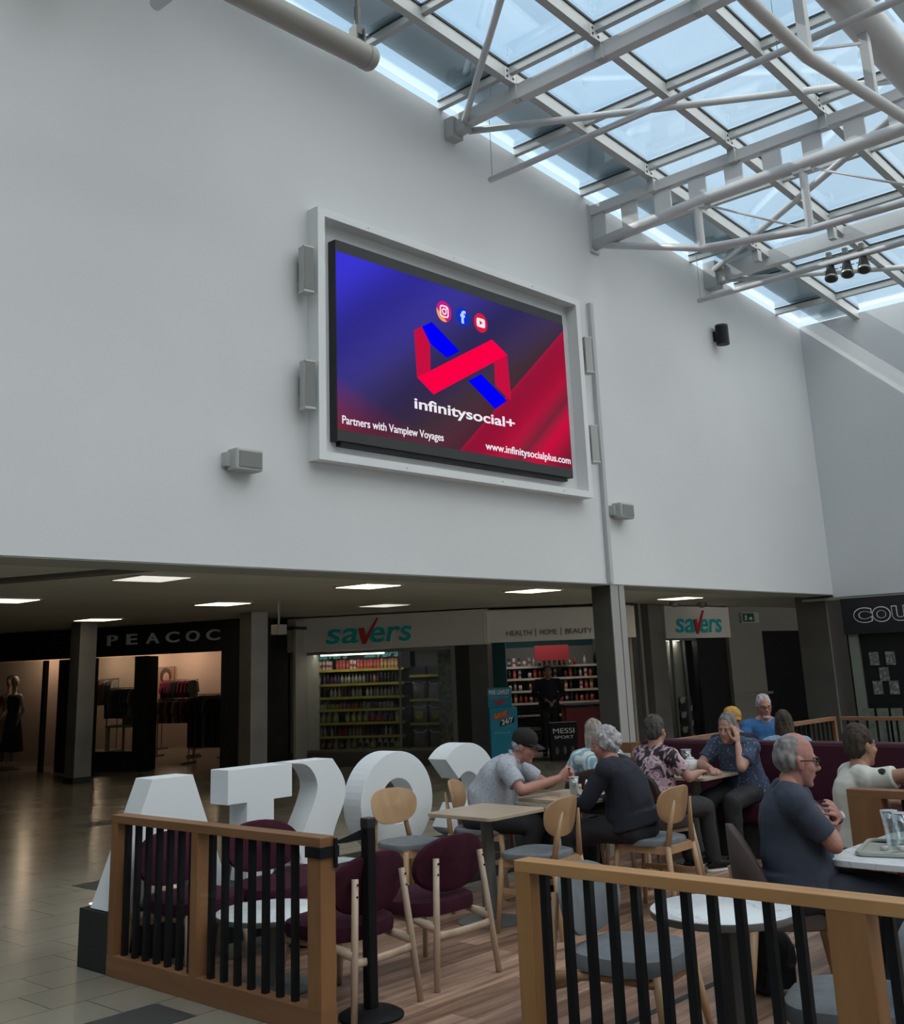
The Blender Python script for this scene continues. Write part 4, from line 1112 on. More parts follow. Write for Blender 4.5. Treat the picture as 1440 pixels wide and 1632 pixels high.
# garments and rails
G_COLS = [mat('garment_' + n, c, 0.9) for n, c in (('maroon', (0.16, 0.015, 0.05)), ('black', (0.012, 0.012, 0.015)), ('navy', (0.02, 0.022, 0.045)), ('pink', (0.30, 0.08, 0.12)), ('cream', (0.35, 0.32, 0.28)), ('grey', (0.12, 0.12, 0.12)))]
def garment_mesh(h, w):
    return MB().prism([(-w * 0.2, 0), (-w, -0.05), (-w * 1.25, -0.28), (-w * 0.95, -0.30), (-w * 0.9, -h), (w * 0.9, -h), (w * 0.95, -0.30), (w * 1.25, -0.28), (w, -0.05), (w * 0.2, 0), (0, -0.04)], (0, 0, 0), (0, 1, 0), (0, 0, 1), (1, 0, 0), 0.035)
def rail(lab, x0, x1, y, z, cols, h, glab, step=0.075):
    t = thing('clothes_rail', lab, 'clothes rail'); t.location = P.location; t.rotation_euler = P.rotation_euler
    local(MB().tube([(x0, y, 0), (x0, y, z), (x1, y, z), (x1, y, 0)], 0.014, 8), 'rail_frame', M_FRAME, t)
    for xx in (x0, x1): local(MB().bx(xx - 0.02, xx + 0.02, y - 0.25, y + 0.25, 0, 0.03), 'foot', M_FRAME, t)
    x = x0 + 0.06; i = 0
    protos_ = {}
    while x < x1 - 0.06:
        ci = cols[i % len(cols)]
        if ci not in protos_:
            o = garment_mesh(h, 0.20).build('garment', G_COLS[ci]); protos_[ci] = o
        else: o = protos_[ci].copy(); COL.objects.link(o)
        o.location = at_local(P, (x, y, z - 0.02)); o.rotation_euler = (0, 0, P.rotation_euler.z + random.uniform(-0.1, 0.1))
        tag(o, '%s garment, %s from the left on %s' % (('maroon', 'black', 'navy', 'pink', 'cream', 'grey')[ci], ORD[i], glab), 'garment', 'garments on ' + glab)
        x += step; i += 1
rail('tall rail crowded with long black garments inside the clothes shop', 1.02, 1.95, 1.6, 1.28, [1, 1, 2, 1, 1, 5], 0.95, 'the tall dark clothes rail')
rail('wall rail of maroon and black tops at the back of the clothes shop', -2.45, -1.45, 5.5, 1.62, [0, 0, 0, 1, 1], 0.50, 'the maroon wall rail', 0.10)
rail('wall rail of pale tops at the back left of the clothes shop', -4.4, -3.4, 5.0, 1.70, [4, 5, 4, 1, 3], 0.60, 'the pale wall rail', 0.12)
rail('rail of dark printed tops inside the left clothes window', -1.5, -0.6, 2.2, 1.50, [1, 5, 1, 1, 2], 0.60, 'the printed tops rail', 0.10)
rail('low rail of cream and grey tops in the middle of the clothes shop', -1.05, -0.10, 3.4, 1.22, [4, 5, 3, 1], 0.5, 'the low middle rail', 0.11)
rail('low rail of pink and black tops behind the tall dark rail', 0.2, 0.95, 3.0, 1.30, [3, 1, 0, 1], 0.55, 'the pink and black rail', 0.10)
tb = thing('display_table', 'small white display table inside the left clothes window', 'table'); tb.location = P.location; tb.rotation_euler = P.rotation_euler
local(MB().bx(-0.35, 0.40, 0.7, 1.3, 0.76, 0.80), 'tabletop', M_CREAM, tb)
for x in (-0.33, 0.34):
    for y in (0.75, 1.22): local(MB().bx(x, x + 0.04, y, y + 0.04, 0, 0.76), 'leg', M_CREAM, tb)
small('handbag', 'pale handbag standing on the white display table', 'bag', MB().bx(-0.05, 0.20, 0.85, 0.98, 0.802, 0.98).tube([(-0.01, 0.91, 0.98), (0.03, 0.91, 1.08), (0.12, 0.91, 1.08), (0.16, 0.91, 0.98)], 0.01, 6), G_COLS[5], P)
pw = small('picture', 'large photo panel of a smiling face on the back wall of the clothes shop', 'picture', MB().bx(-2.95, -2.45, 5.95, 5.99, 1.15, 1.95), mat('picture_backing', (0.30, 0.16, 0.12), 0.6), P)
local(MB().ell((-2.68, 5.94, 1.68), (0.10, 0.015, 0.14)), 'face_print', mat('print_skin', (0.50, 0.28, 0.20), 0.6), pw); local(MB().ell((-2.70, 5.945, 1.72), (0.17, 0.012, 0.20)), 'hair_print', mat('print_hair', (0.05, 0.025, 0.02), 0.6), pw)
# mannequins
def mannequin(x, y, rz, skin, dress, lab, hair=None):
    t = thing('mannequin', lab, 'mannequin', (0, 0, 0), P.rotation_euler.z + rz)
    t.location = at_local(P, (x, y, 0.10))
    b = MB().ell((0, 0, 1.62), (0.085, 0.075, 0.115)).caps((0, 0, 1.52), (0, 0, 1.38), 0.045, 0.05).caps((0, 0.17, 1.33), (0, -0.17, 1.33), 0.05, 0.05)
    b.loft([((0, 0, 1.38), (0.05, 0, 0), (0, 0.10, 0)), ((0, 0, 1.22), (0.10, 0, 0), (0, 0.15, 0)), ((0, 0, 1.03), (0.08, 0, 0), (0, 0.11, 0)), ((0, 0, 0.88), (0.10, 0, 0), (0, 0.16, 0))])
    for s in (1, -1):
        b.caps((0, s * 0.19, 1.32), (-0.02, s * 0.27, 1.05), 0.042, 0.034).caps((-0.02, s * 0.27, 1.05), (0.10, s * 0.28, 0.84), 0.032, 0.022).caps((0.10, s * 0.28, 0.84), (0.15, s * 0.28, 0.74), 0.024, 0.015)
        b.caps((0, s * 0.08, 0.88), (0, s * 0.09, 0.05), 0.08, 0.04)
    bake(b, 'body', skin, t, 0.012, 2)
    d = MB().loft([((0.01, 0, 1.34), (0.08, 0, 0), (0, 0.13, 0)), ((0, 0, 1.22), (0.115, 0, 0), (0, 0.165, 0)), ((0, 0, 1.03), (0.095, 0, 0), (0, 0.13, 0)), ((0, 0, 0.85), (0.13, 0, 0), (0, 0.19, 0)), ((0, 0, 0.25), (0.20, 0, 0), (0, 0.26, 0))])
    bake(d, 'dress', dress, t, 0.015, 2, (0.012, 6, (1, 1, 0.2)))
    if hair: bake(MB().ell((-0.02, 0, 1.66), (0.095, 0.088, 0.11)).ell((-0.06, 0, 1.5), (0.06, 0.09, 0.12)), 'hair', hair, t, 0.012, 1)
    MB().lathe([(0, -0.10), (0.18, -0.10), (0.18, -0.08), (0, -0.08)]).build('stand', M_FRAME, t)
M_MANN = mat('mannequin_shell', (0.55, 0.48, 0.42), 0.5)
mannequin(-2.50, 0.5, -1.7, M_MANN, G_COLS[1], 'pale mannequin in a black dress in the left clothes window', None)
mannequin(-2.95, 0.85, -1.5, mat('mannequin_warm', (0.35, 0.18, 0.12), 0.6), mat('peach_dress', (0.55, 0.28, 0.16), 0.8), 'mannequin in a peach dress at the left picture edge', mat('mannequin_hair', (0.04, 0.02, 0.015), 0.8))

# ---- coffee shop sign at the right
cs_ = thing('shop_sign', 'black sign board at the right edge with white outlined round letters', 'sign', (18.96, 6.2, 2.0))
wb(MB().bx(18.93, 19.0, 3.2, 8.18, 1.95, 2.56), 'sign_board', mat('black_sign_panel', (0.010, 0.012, 0.016), 0.4), cs_)
for ch, y0, w_ in (('C', 7.975, 0.33), ('O', 7.645, 0.32), ('U', 7.305, 0.29)):
    wt(cs_, ch, 'letter_outline', mat('outline_white', (0.75, 0.75, 0.75), 0.5), (18.925, y0, 2.13), (0, -1, 0), (0, 0, 1), w_, 0.26, depth=0.006, bold=0.07)
    wt(cs_, ch, 'letter_fill', mat('black_sign_panel', (0.010, 0.012, 0.016), 0.4), (18.921, y0 - w_ * 0.045, 2.145), (0, -1, 0), (0, 0, 1), w_ * 0.91, 0.23, depth=0.006, bold=0.035)
cf = thing('storefront', 'dark shop front with pinned notices under the outlined letter sign', 'shop front', (19.1, 6.2, 0))
wb(MB().bx(19.05, 19.15, 2.0, 8.2, 0, 1.97), 'dark_glazing', mat('dark_glazing', (0.012, 0.014, 0.016), 0.2), cf)
wb(MB().bx(18.98, 19.06, 7.98, 8.14, 0, 1.97), 'green_post', mat('greenish_post', (0.17, 0.19, 0.165), 0.5), cf)
wb(MB().bx(18.98, 19.06, 7.02, 7.10, 0, 1.97), 'upright', M_PILLARD, cf)
k = 0
for (y, z) in ((7.84, 1.42), (7.56, 1.42), (7.70, 1.16), (7.84, 0.94), (7.56, 0.94)):
    o = MB().bx(19.035, 19.048, y - 0.16, y, z, z + 0.22).build('notice', ramp_mat('notice_print', 'noise', 22, [(0.45, (0.10, 0.10, 0.10)), (0.55, (0.26, 0.26, 0.25))], 0.7, interp='CONSTANT'))
    tag(o, 'grey printed notice pinned in the right shop window, %s' % ('upper left', 'upper right', 'middle', 'lower left', 'lower right')[k], 'notice'); k += 1
for i in range(4):
    o = MB().bx(18.90, 18.93, 7.83 - i * 0.24, 8.02 - i * 0.24, 0.0, 0.72).build('door_panel', mat('greenish_panel', (0.13, 0.15, 0.13), 0.5, var=(8, 0.3)))
    tag(o, 'low pale green panel before the right shop, %s from the left' % ('first', 'second', 'third', 'fourth')[i], 'panel')

# ================================================================== CAFE: fences, letters, furniture
def fence(lab, X, ys, z1, posts, bars, w=0.10, oak=M_OAK_SHADED, oakz=M_OAKZ_SHADED, name='slatted_fence'):
    """posts: (y0, y1) pairs; bars: centre y of black bars; ys: extent (low, high)"""
    t = thing(name, lab, 'fence', (X + w / 2, (ys[0] + ys[1]) / 2, 0))
    wb(MB().bx(X, X + w, ys[0], ys[1], z1 - 0.045, z1), 'top_rail', oak, t, bevel=0.003)
    wb(MB().bx(X, X + w, ys[0], ys[1], 0.0, 0.115), 'bottom_rail', oak, t, bevel=0.003)
    for a, b in posts:
        wb(MB().bx(X + 0.001, X + w - 0.001, a, b, 0.0, z1 - 0.002), 'post', oakz, t, bevel=0.003)
    for y in bars:
        wb(MB().bx(X + 0.03, X + 0.06, y - 0.0165, y + 0.0165, 0.10, z1 - 0.04), 'black_bar', M_BLACK, t)
    return t
b1 = [6.235 - i * 0.112 for i in range(7)]; b2 = [5.375 - i * 0.118 for i in range(7)]
fence('oak fence panel with black bars in front of the maroon lounge chairs', 3.77, (4.42, 6.36), 0.885, [(6.29, 6.36), (5.46, 5.52), (4.42, 4.52)], b1 + b2)
b3 = [3.055 - i * 0.1115 for i in range(11)]
fence('oak fence panel with black bars at the bottom right before the round marble table', 3.77, (0.55, 3.18), 0.885, [(3.10, 3.18), (1.68, 1.82), (0.55, 0.65)], b3 + [1.62 - i * 0.11 for i in range(9)], oak=wood('oak_rail_lit', (0.44, 0.22, 0.085), (0.58, 0.32, 0.135), 0.45, 'Y'), oakz=wood('oak_post_lit', (0.30, 0.14, 0.05), (0.42, 0.21, 0.08), 0.45, 'Z'))  # lighter copy of the same oak, brighter light put into its colour
fence('short oak divider with black bars behind the tray table', 6.50, (1.3, 2.92), 0.90, [(2.72, 2.92), (1.3, 1.4)], [2.60, 2.36, 2.12, 1.88, 1.64])
# far fence, two runs
f = thing('slatted_fence', 'far thin oak fence with close black bars beyond the booth', 'fence', (11.5, 6.1, 0))
wb(MB().bx(9.75, 13.45, 6.05, 6.13, 0.86, 0.90), 'top_rail', M_OAK_SHADED, f); wb(MB().bx(9.75, 13.45, 6.05, 6.13, 0, 0.08), 'bottom_rail', M_OAK_SHADED, f)
for x in (9.75, 12.0, 13.4): wb(MB().bx(x, x + 0.06, 6.055, 6.125, 0, 0.89), 'post', M_OAKZ_SHADED, f)
for i in range(30): wb(MB().bx(9.88 + i * 0.12, 9.905 + i * 0.12, 6.08, 6.10, 0.06, 0.87), 'black_bar', M_BLACK, f)
f = thing('slatted_fence', 'far thin oak fence with close black bars at the right picture edge', 'fence', (13.5, 4, 0))
wb(MB().bx(13.42, 13.50, 2.5, 6.0, 0.86, 0.90), 'top_rail', M_OAK_SHADED, f); wb(MB().bx(13.42, 13.50, 2.5, 6.0, 0, 0.08), 'bottom_rail', M_OAK_SHADED, f)
for i in range(28): wb(MB().bx(13.45, 13.47, 5.9 - i * 0.12, 5.925 - i * 0.12, 0.06, 0.87), 'black_bar', M_BLACK, f)

# white letters on a black plinth
pl = thing('letter_plinth', 'low black plinth box carrying the big white letters', 'plinth', (5.8, 6.52, 0))
wb(MB().bx(3.775, 7.95, 6.365, 6.70, 0, 0.33), 'plinth_box', M_DARKBOX, pl, bevel=0.003)
wb(MB().bx(3.80, 7.93, 6.39, 6.68, 0.33, 0.333), 'plinth_top', mat('plinth_top', (0.035, 0.037, 0.038), 0.6), pl)
for i, x in enumerate((3.84, 4.52, 5.28, 6.74, 7.46)):
    t = thing('uplight', 'small lit uplight set in the black plinth, %s from the left' % ('first', 'second', 'third', 'fourth', 'fifth')[i], 'light', (x, 6.66 if i == 0 else 6.38, 0.333))
    if i: t.location.y = 6.405
    MB().lathe([(0, 0), (0.028, 0), (0.026, 0.012), (0, 0.012)], n=12).build('ring', M_PILLARL, t)
    MB().lathe([(0, 0.012), (0.020, 0.012), (0.020, 0.016), (0, 0.016)], n=12).build('lit_lens', mat('uplight_glow', (1, 1, 1), 0.4, emit=(0.95, 0.97, 1.0), estr=3.0), t)
LY = 6.40
def letter(lab, mb):
    o = mb.build('sign_letter', M_LETTER, bevel=0.003)
    return tag(o, lab, 'letter')
def flat(poly): return MB().prism(poly, (0, LY, 0.0), (1, 0, 0), (0, 0, 1), (0, 1, 0), 0.20)
ZB, ZT = 0.336, 1.06
def ribbon(pts, w, n=0):
    """closed outline of a band of width w along pts, trimmed square"""
    P_ = [Vector((a, b)) for a, b in pts]
    L, Rr = [], []
    for i, p in enumerate(P_):
        d = (P_[min(i + 1, len(P_) - 1)] - P_[max(i - 1, 0)]).normalized()
        nrm = Vector((-d.y, d.x))
        L.append(p + nrm * w / 2); Rr.append(p - nrm * w / 2)
    return L, Rr
def band(pts, w, zclip=True):
    L, Rr = ribbon(pts, w)
    mb = MB()
    m = len(L)
    cl = lambda q: (q.x, min(max(q.y, ZB), ZT))
    vs = [Vector((cl(q)[0], LY, cl(q)[1])) for q in L] + [Vector((cl(q)[0], LY, cl(q)[1])) for q in Rr]
    vs += [v + Vector((0, 0.20, 0)) for v in vs]
    fs = []
    for i in range(m - 1):
        fs += [(i, i + 1, m + i + 1, m + i), (2 * m + i, 3 * m + i, 3 * m + i + 1, 2 * m + i + 1), (i, 2 * m + i, 2 * m + i + 1, i + 1), (m + i, m + i + 1, 3 * m + i + 1, 3 * m + i)]
    fs += [(0, m, 3 * m, 2 * m), (m - 1, 3 * m - 1, 4 * m - 1, 2 * m - 1)]
    return mb.add(vs, fs)
def smooth_pts(pts, k=8):
    """Catmull-Rom"""
    out = []
    P_ = [Vector(p) for p in pts]
    P_ = [P_[0] * 2 - P_[1]] + P_ + [P_[-1] * 2 - P_[-2]]
    for i in range(1, len(P_) - 2):
        for j in range(k):
            t = j / k
            out.append(0.5 * ((2 * P_[i]) + (P_[i + 1] - P_[i - 1]) * t + (2 * P_[i - 1] - 5 * P_[i] + 4 * P_[i + 1] - P_[i + 2]) * t * t + (3 * P_[i] - P_[i - 1] - 3 * P_[i + 1] + P_[i + 2]) * t ** 3))
    out.append(P_[-2])
    return [tuple(q) for q in out]
A_ = flat([(3.79, ZB), (4.075, ZT), (4.375, ZT), (4.67, ZB), (4.43, ZB), (4.385, 0.46), (4.06, 0.46), (4.02, ZB)])
letter('big white letter A standing on the black plinth behind the fence', A_)
letter('big white letter T standing on the black plinth', flat([(4.655, ZT), (5.205, ZT), (5.205, 0.838), (5.045, 0.838), (5.045, ZB), (4.815, ZB), (4.815, 0.838), (4.655, 0.838)]))
S_L = smooth_pts([(5.17, 1.06), (5.335, 1.035), (5.42, 0.95), (5.437, 0.861), (5.391, 0.744), (5.315, 0.61), (5.27, 0.50), (5.30, 0.40), (5.40, ZB)], 4)
S_R = smooth_pts([(5.86, ZB), (5.72, 0.345), (5.637, 0.37), (5.585, 0.43), (5.579, 0.50), (5.60, 0.575), (5.635, 0.642), (5.685, 0.735), (5.712, 0.833), (5.680, 0.936), (5.585, ZT)], 4)
letter('big white mirrored letter S between the T and the O', flat(S_L + S_R))
cx_, cz_ = 6.245, 0.695
el = lambda rx, rz, n=48: [(cx_ + rx * math.cos(2 * PI * i / n), cz_ + rz * math.sin(2 * PI * i / n)) for i in range(n)]
letter('big white letter O standing on the black plinth', MB().ringprism(el(0.385, 0.362), el(0.175, 0.165), (0, LY, 0), (1, 0, 0), (0, 0, 1), (0, 1, 0), 0.20))
letter('big white mirrored letter C at the right end of the plinth', band([(7.06 + 0.255 * math.cos(math.radians(a)), 0.697 + 0.25 * math.sin(math.radians(a))) for a in range(137, -138, -6)], 0.225))

# ---- chairs
def leg_mb(a, b, ra, rb, n=10): return MB().tube([a, ((a[0] + b[0]) / 2, (a[1] + b[1]) / 2, (a[2] + b[2]) / 2), b], [ra, (ra + rb) / 2 * 1.08, rb], n)
def pad(cx, cz, rx, ry, h, p=3.0, n=28, taper=0.0):
    """soft superellipse cushion"""
    mb = MB(); rings = []
    vs = []; fs = []
    lev = [(-1, 0.90), (-0.8, 0.985), (0.0, 1.0), (0.7, 0.975), (1, 0.86), (1.12, 0.5)]
    for t, s in lev:
        for i in range(n):
            a = 2 * PI * i / n
            ca, sa = math.cos(a), math.sin(a)
            x = rx * s * math.copysign(abs(ca) ** (2 / p), ca); y = ry * s * math.copysign(abs(sa) ** (2 / p), sa)
            y *= 1 - taper * (-(x / rx)) * 0.5
            vs.append((cx + x, y, cz + t * h / 2))
    m = len(lev)
    for k_ in range(m - 1):
        for i in range(n):
            j = (i + 1) % n
            fs.append((k_ * n + i, k_ * n + j, (k_ + 1) * n + j, (k_ + 1) * n + i))
    fs += [tuple(range(n - 1, -1, -1)), tuple((m - 1) * n + i for i in range(n))]
    return mb.add(vs, fs)
def back_oval(cx, cz, ry, rz, th, tilt, curve, shape=2.3, n=32, low=0.0):
    """oval backrest facing +x, tilted back, slightly wrapped round the sitter"""
    mb = MB(); vs = []; fs = []
    lev = [(-1, 0.86), (-0.7, 0.98), (0, 1.0), (0.7, 0.98), (1, 0.86)]
    lev = [(-1, 0.0)] + lev + [(1, 0.0)]
    for t, s in lev:
        for i in range(n):
            a = 2 * PI * i / n
            ca, sa = math.cos(a), math.sin(a)
            y = ry * s * math.copysign(abs(ca) ** (2 / shape), ca)
            z = rz * s * math.copysign(abs(sa) ** (2 / shape), sa)
            y *= 1 + low * z / rz
            x = t * th / 2 + curve * (y / ry) ** 2 - math.sin(tilt) * z
            vs.append((cx + x, y, cz + z * math.cos(tilt)))
    m = len(lev)
    for k_ in range(m - 1):
        for i in range(n):
            j = (i + 1) % n
            fs.append((k_ * n + i, k_ * n + j, (k_ + 1) * n + j, (k_ + 1) * n + i))
    return mb.add(vs, fs)
def lounge_chair(fab, legm, lab, sh=0.38, bz=0.60, gname='lounge_chair', group=None):
    t = thing(gname, lab, 'chair', (0, 0, 0), 0, group)
    pad(0.0, sh, 0.255, 0.26, 0.085, taper=0.12).build('seat', fab, t, auto=True)
    back_oval(-0.245, bz, 0.265, 0.155, 0.055, math.radians(12), 0.05).build('backrest', fab, t, auto=True)
    for s in (1, -1):
        leg_mb((-0.335, s * 0.245, 0), (-0.285, s * 0.175, bz + 0.045), 0.017, 0.018).build('leg', legm, t, smooth=True)
        leg_mb((0.255, s * 0.235, 0), (0.20, s * 0.195, sh - 0.03), 0.015, 0.021).build('leg', legm, t, smooth=True)
        MB().tube([(-0.31, s * 0.212, sh - 0.08), (-0.10, s * 0.205, sh - 0.055), (0.20, s * 0.20, sh - 0.06)], [0.028, 0.018, 0.022], 8).build('side_rail', legm, t, smooth=True)
    MB().beam((0.20, -0.2, sh - 0.06), (0.20, 0.2, sh - 0.06), 0.02, 0.045).build('front_rail', legm, t)
    pts = [(-0.318 + 0.03 * (1 - (k_ / 4 - 1) ** 2), -0.225 + 0.45 * k_ / 8, sh - 0.115 - 0.015 * (1 - (k_ / 4 - 1) ** 2)) for k_ in range(9)]
    MB().loft([(p, (0.010, 0, 0), (0, 0, 0.026 if k_ in (0, 8) else 0.020)) for k_, p in enumerate(pts)], True, 8).build('rear_rail', legm, t, smooth=True)
    for s in (1, -1):
        for dz_ in (0.0, -0.055):
            MB().ell((-0.309 + 0.0, s * 0.180 - s * dz_ * 0.1, bz + 0.02 + dz_), (0.006, 0.006, 0.006), n=8, m=6).build('screw', M_BLACK, t)
    return t
def cafe_chair(lab, seat=M_GREYF, wd=M_BEECH):
    t = thing('cafe_chair', lab, 'chair')
    pad(0.0, 0.465, 0.215, 0.215, 0.045, taper=0.10).build('seat', seat, t, auto=True)
    back_oval(-0.225, 0.70, 0.205, 0.125, 0.016, math.radians(11), 0.045, 2.6, low=0.10).build('backrest', wd, t, auto=True)
    for s in (1, -1):
        leg_mb((-0.27, s * 0.205, 0), (-0.215, s * 0.165, 0.45), 0.014, 0.021).build('leg', wd, t, smooth=True)
        MB().tube([(-0.215, s * 0.165, 0.44), (-0.235, s * 0.135, 0.60), (-0.262, s * 0.105, 0.74)], [0.021, 0.017, 0.008], 10).build('back_support', wd, t, smooth=True)
        leg_mb((0.215, s * 0.20, 0), (0.175, s * 0.17, 0.44), 0.014, 0.021).build('leg', wd, t, smooth=True)
        MB().beam((-0.235, s * 0.185, 0.255), (0.19, s * 0.18, 0.255), 0.016, 0.032).build('side_stretcher', wd, t)
    a = MB().beam((-0.215, -0.165, 0.425), (-0.215, 0.165, 0.425), 0.022, 0.05).beam((0.18, -0.17, 0.425), (0.18, 0.17, 0.425), 0.022, 0.05)
    a.beam((-0.215, 0.168, 0.425), (0.18, 0.172, 0.425), 0.022, 0.05).beam((-0.215, -0.168, 0.425), (0.18, -0.172, 0.425), 0.022, 0.05)
    a.build('seat_frame', wd, t)
    MB().beam((0.20, -0.185, 0.20), (0.20, 0.185, 0.20), 0.014, 0.026).build('front_stretcher', wd, t)
    return t
R_ = math.radians
lc0 = lounge_chair(M_MAROON, M_ASH, 'maroon lounge chair seen from behind, just right of the fence end post')
lc0.location = (4.20, 4.76, 0.007); lc0.rotation_euler.z = R_(93)
dup(lc0, (4.88, 4.80, 0.007), R_(88), 'maroon lounge chair seen from behind, second one right of the black belt post')
dup(lc0, (4.12, 5.99, 0.007), R_(-86), 'maroon lounge chair behind the left half of the fence, before the letter A')
dup(lc0, (4.66, 5.86, 0.007), R_(-98), 'maroon lounge chair behind the right half of the fence, before the letter T')
pf = thing('pouf', 'low round maroon pouf half hidden behind the fence end post', 'pouf', (5.02, 5.98, 0.007))
MB().lathe([(0, 0.03), (0.25, 0.03), (0.27, 0.08), (0.27, 0.36), (0.25, 0.41), (0.18, 0.425), (0, 0.43)], n=40).build('cushion', M_MAROON, pf, smooth=True)
MB().lathe([(0, 0), (0.22, 0), (0.22, 0.03), (0, 0.03)], n=32).build('base', M_BLACK, pf)
gc0 = lounge_chair(M_GREYF, M_BEECH, 'grey lounge chair behind the fence, left of the round marble table')
gc0.location = (4.52, 3.13, 0.007); gc0.rotation_euler.z = R_(-82)
dup(gc0, (4.36, 2.02, 0.007), R_(105), 'grey lounge chair seen from behind at the bottom right corner')
# P4 and back chairs: dark seat on whitish legs
dk0 = lounge_chair(M_DARKF, M_ASH, 'dark chair with whitish legs under the woman in the flowered top', 0.43, 0.68, 'dining_chair')
dk0.location = (7.86, 5.14, 0.007); dk0.rotation_euler.z = R_(-12)
dup(dk0, (7.75, 5.72, 0.007), R_(60), 'dark chair back between the two tables, under the blue and white blouse')
dup(pf, (6.92, 3.03, 0.007), 0, 'round maroon pouf under the man in the off white tee behind the oak divider')
dup(dk0, (6.97, 2.36, 0.007), R_(165), 'dark chair under the person with blond hair at the right edge')
dup(dk0, (11.08, 5.80, 0.007), R_(-128), 'dark chair under the man in the blue shirt beyond the booth')
dup(dk0, (9.86, 5.47, 0.007), R_(40), 'dark chair under the person in the orange knitted hat beyond the booth')
dup(dk0, (10.06, 5.02, 0.007), R_(45), 'dark chair under the brown haired woman beyond the booth')
cf0 = cafe_chair('beech chair with grey seat facing the camera before the letter O')
cf0.location = (5.90, 5.93, 0.007); cf0.rotation_euler.z = R_(-98)
dup(cf0, (6.02, 4.86, 0.007), R_(97), 'beech chair with grey seat seen from behind at the empty table')
dup(cf0, (6.68, 5.92, 0.007), R_(-62), 'beech chair under the man in the black cap')
dup(cf0, (6.86, 4.52, 0.007), R_(92), 'beech chair seen from behind under the woman in the dark cardigan')
# tub chair
tc_ = thing('tub_chair', 'dark brown tub chair with a curved shell behind the man in the navy shirt', 'chair', (5.385, 2.80, 0.007), R_(-57))
mb = MB(); vs = []; fs = []
n = 22
for k_, (z, sc) in enumerate(((0.40, 0.86), (0.50, 0.95), (0.62, 1.0), (0.74, 1.02))):
    for side in (1, 0):
        for i in range(n + 1):
            a = R_(-62 + 124 * i / n) + PI
            hgt = z if k_ < 3 else 0.53 + 0.32 * max(0.0, math.cos((i / n - 0.5) * PI * 0.92)) ** 0.6
            if k_ == 2: hgt = min(z + 0.05, 0.49 + 0.20 * max(0.0, math.cos((i / n - 0.5) * PI * 0.92)) ** 0.6)
            r = (0.27 if side else 0.235) * sc
            vs.append((r * math.cos(a) + 0.02, r * math.sin(a), hgt))
N1 = n + 1
for k_ in range(3):
    for sd in (0, 1):
        o0 = (k_ * 2 + sd) * N1; o1 = ((k_ + 1) * 2 + sd) * N1
        for i in range(n): fs.append((o0 + i, o0 + i + 1, o1 + i + 1, o1 + i))
    for i in (0, n): fs.append((k_ * 2 * N1 + i, (k_ * 2 + 1) * N1 + i, ((k_ + 1) * 2 + 1) * N1 + i, (k_ + 1) * 2 * N1 + i))
for k_ in (0, 3):
    for i in range(n): fs.append((k_ * 2 * N1 + i, k_ * 2 * N1 + i + 1, (k_ * 2 + 1) * N1 + i + 1, (k_ * 2 + 1) * N1 + i))
mb.add(vs, fs).build('shell_back', mat('brown_shell_fabric', (0.085, 0.06, 0.052), 0.8), tc_, smooth=True)
pad(0.0, 0.44, 0.23, 0.23, 0.09).build('seat', mat('brown_shell_fabric', (0.085, 0.06, 0.052), 0.8), tc_, auto=True)
for sx in (1, -1):
    for s in (1, -1): leg_mb((sx * 0.24, s * 0.22, 0), (sx * 0.17, s * 0.17, 0.42), 0.014, 0.021).build('leg', M_BEECH, tc_, smooth=True)
leg_mb((-0.20, 0.22, 0.38), (-0.24, 0.20, 0.62), 0.018, 0.014).build('back_support', M_BEECH, tc_, smooth=True)

# ---- tables
def rr_top(w, d, r, n=6): return rrect(0, 0, w, d, r, n)
def cafe_table(lab, x, y, w, d, z, m, rz=0.0, r=0.05, base=(0.22, 'disc'), stem=0.075, stemm=None, th=0.024, em_=None):
    t = thing('cafe_table', lab, 'table', (x, y, 0.007), rz)
    MB().prism(rr_top(w, d, r), (0, 0, z - th - 0.007), (1, 0, 0), (0, 1, 0), (0, 0, 1), th).build('tabletop', m, t, bevel=0.004)
    stemm = stemm or M_TBASE
    MB().loft([((0, 0, 0.02), (stem * 0.75, 0, 0), (0, stem * 0.75, 0)), ((0, 0, z - th - 0.01), (stem * 0.55, 0, 0), (0, stem * 0.55, 0))], True, 20).build('stem', stemm, t, auto=True)
    MB().lathe([(0, 0), (base[0], 0), (base[0], 0.008), (base[0] * 0.9, 0.014), (0.06, 0.022), (0, 0.022)], n=36).build('base', stemm, t, auto=True)
    MB().box((0, 0, z - th - 0.017), (w * 0.5, d * 0.5, 0.012)).build('mounting_plate', stemm, t)
    return t
cafe_table('small empty square pale wood table before the letter C', 6.03, 5.31, 0.60, 0.60, 0.71, M_TOP)
cafe_table('square pale wood table between the capped man and the woman in the dark cardigan', 6.98, 5.26, 0.62, 0.64, 0.71, M_TOP)
cafe_table('square pale wood table with the white teapot', 8.66, 5.22, 0.66, 0.56, 0.71, M_TOP)
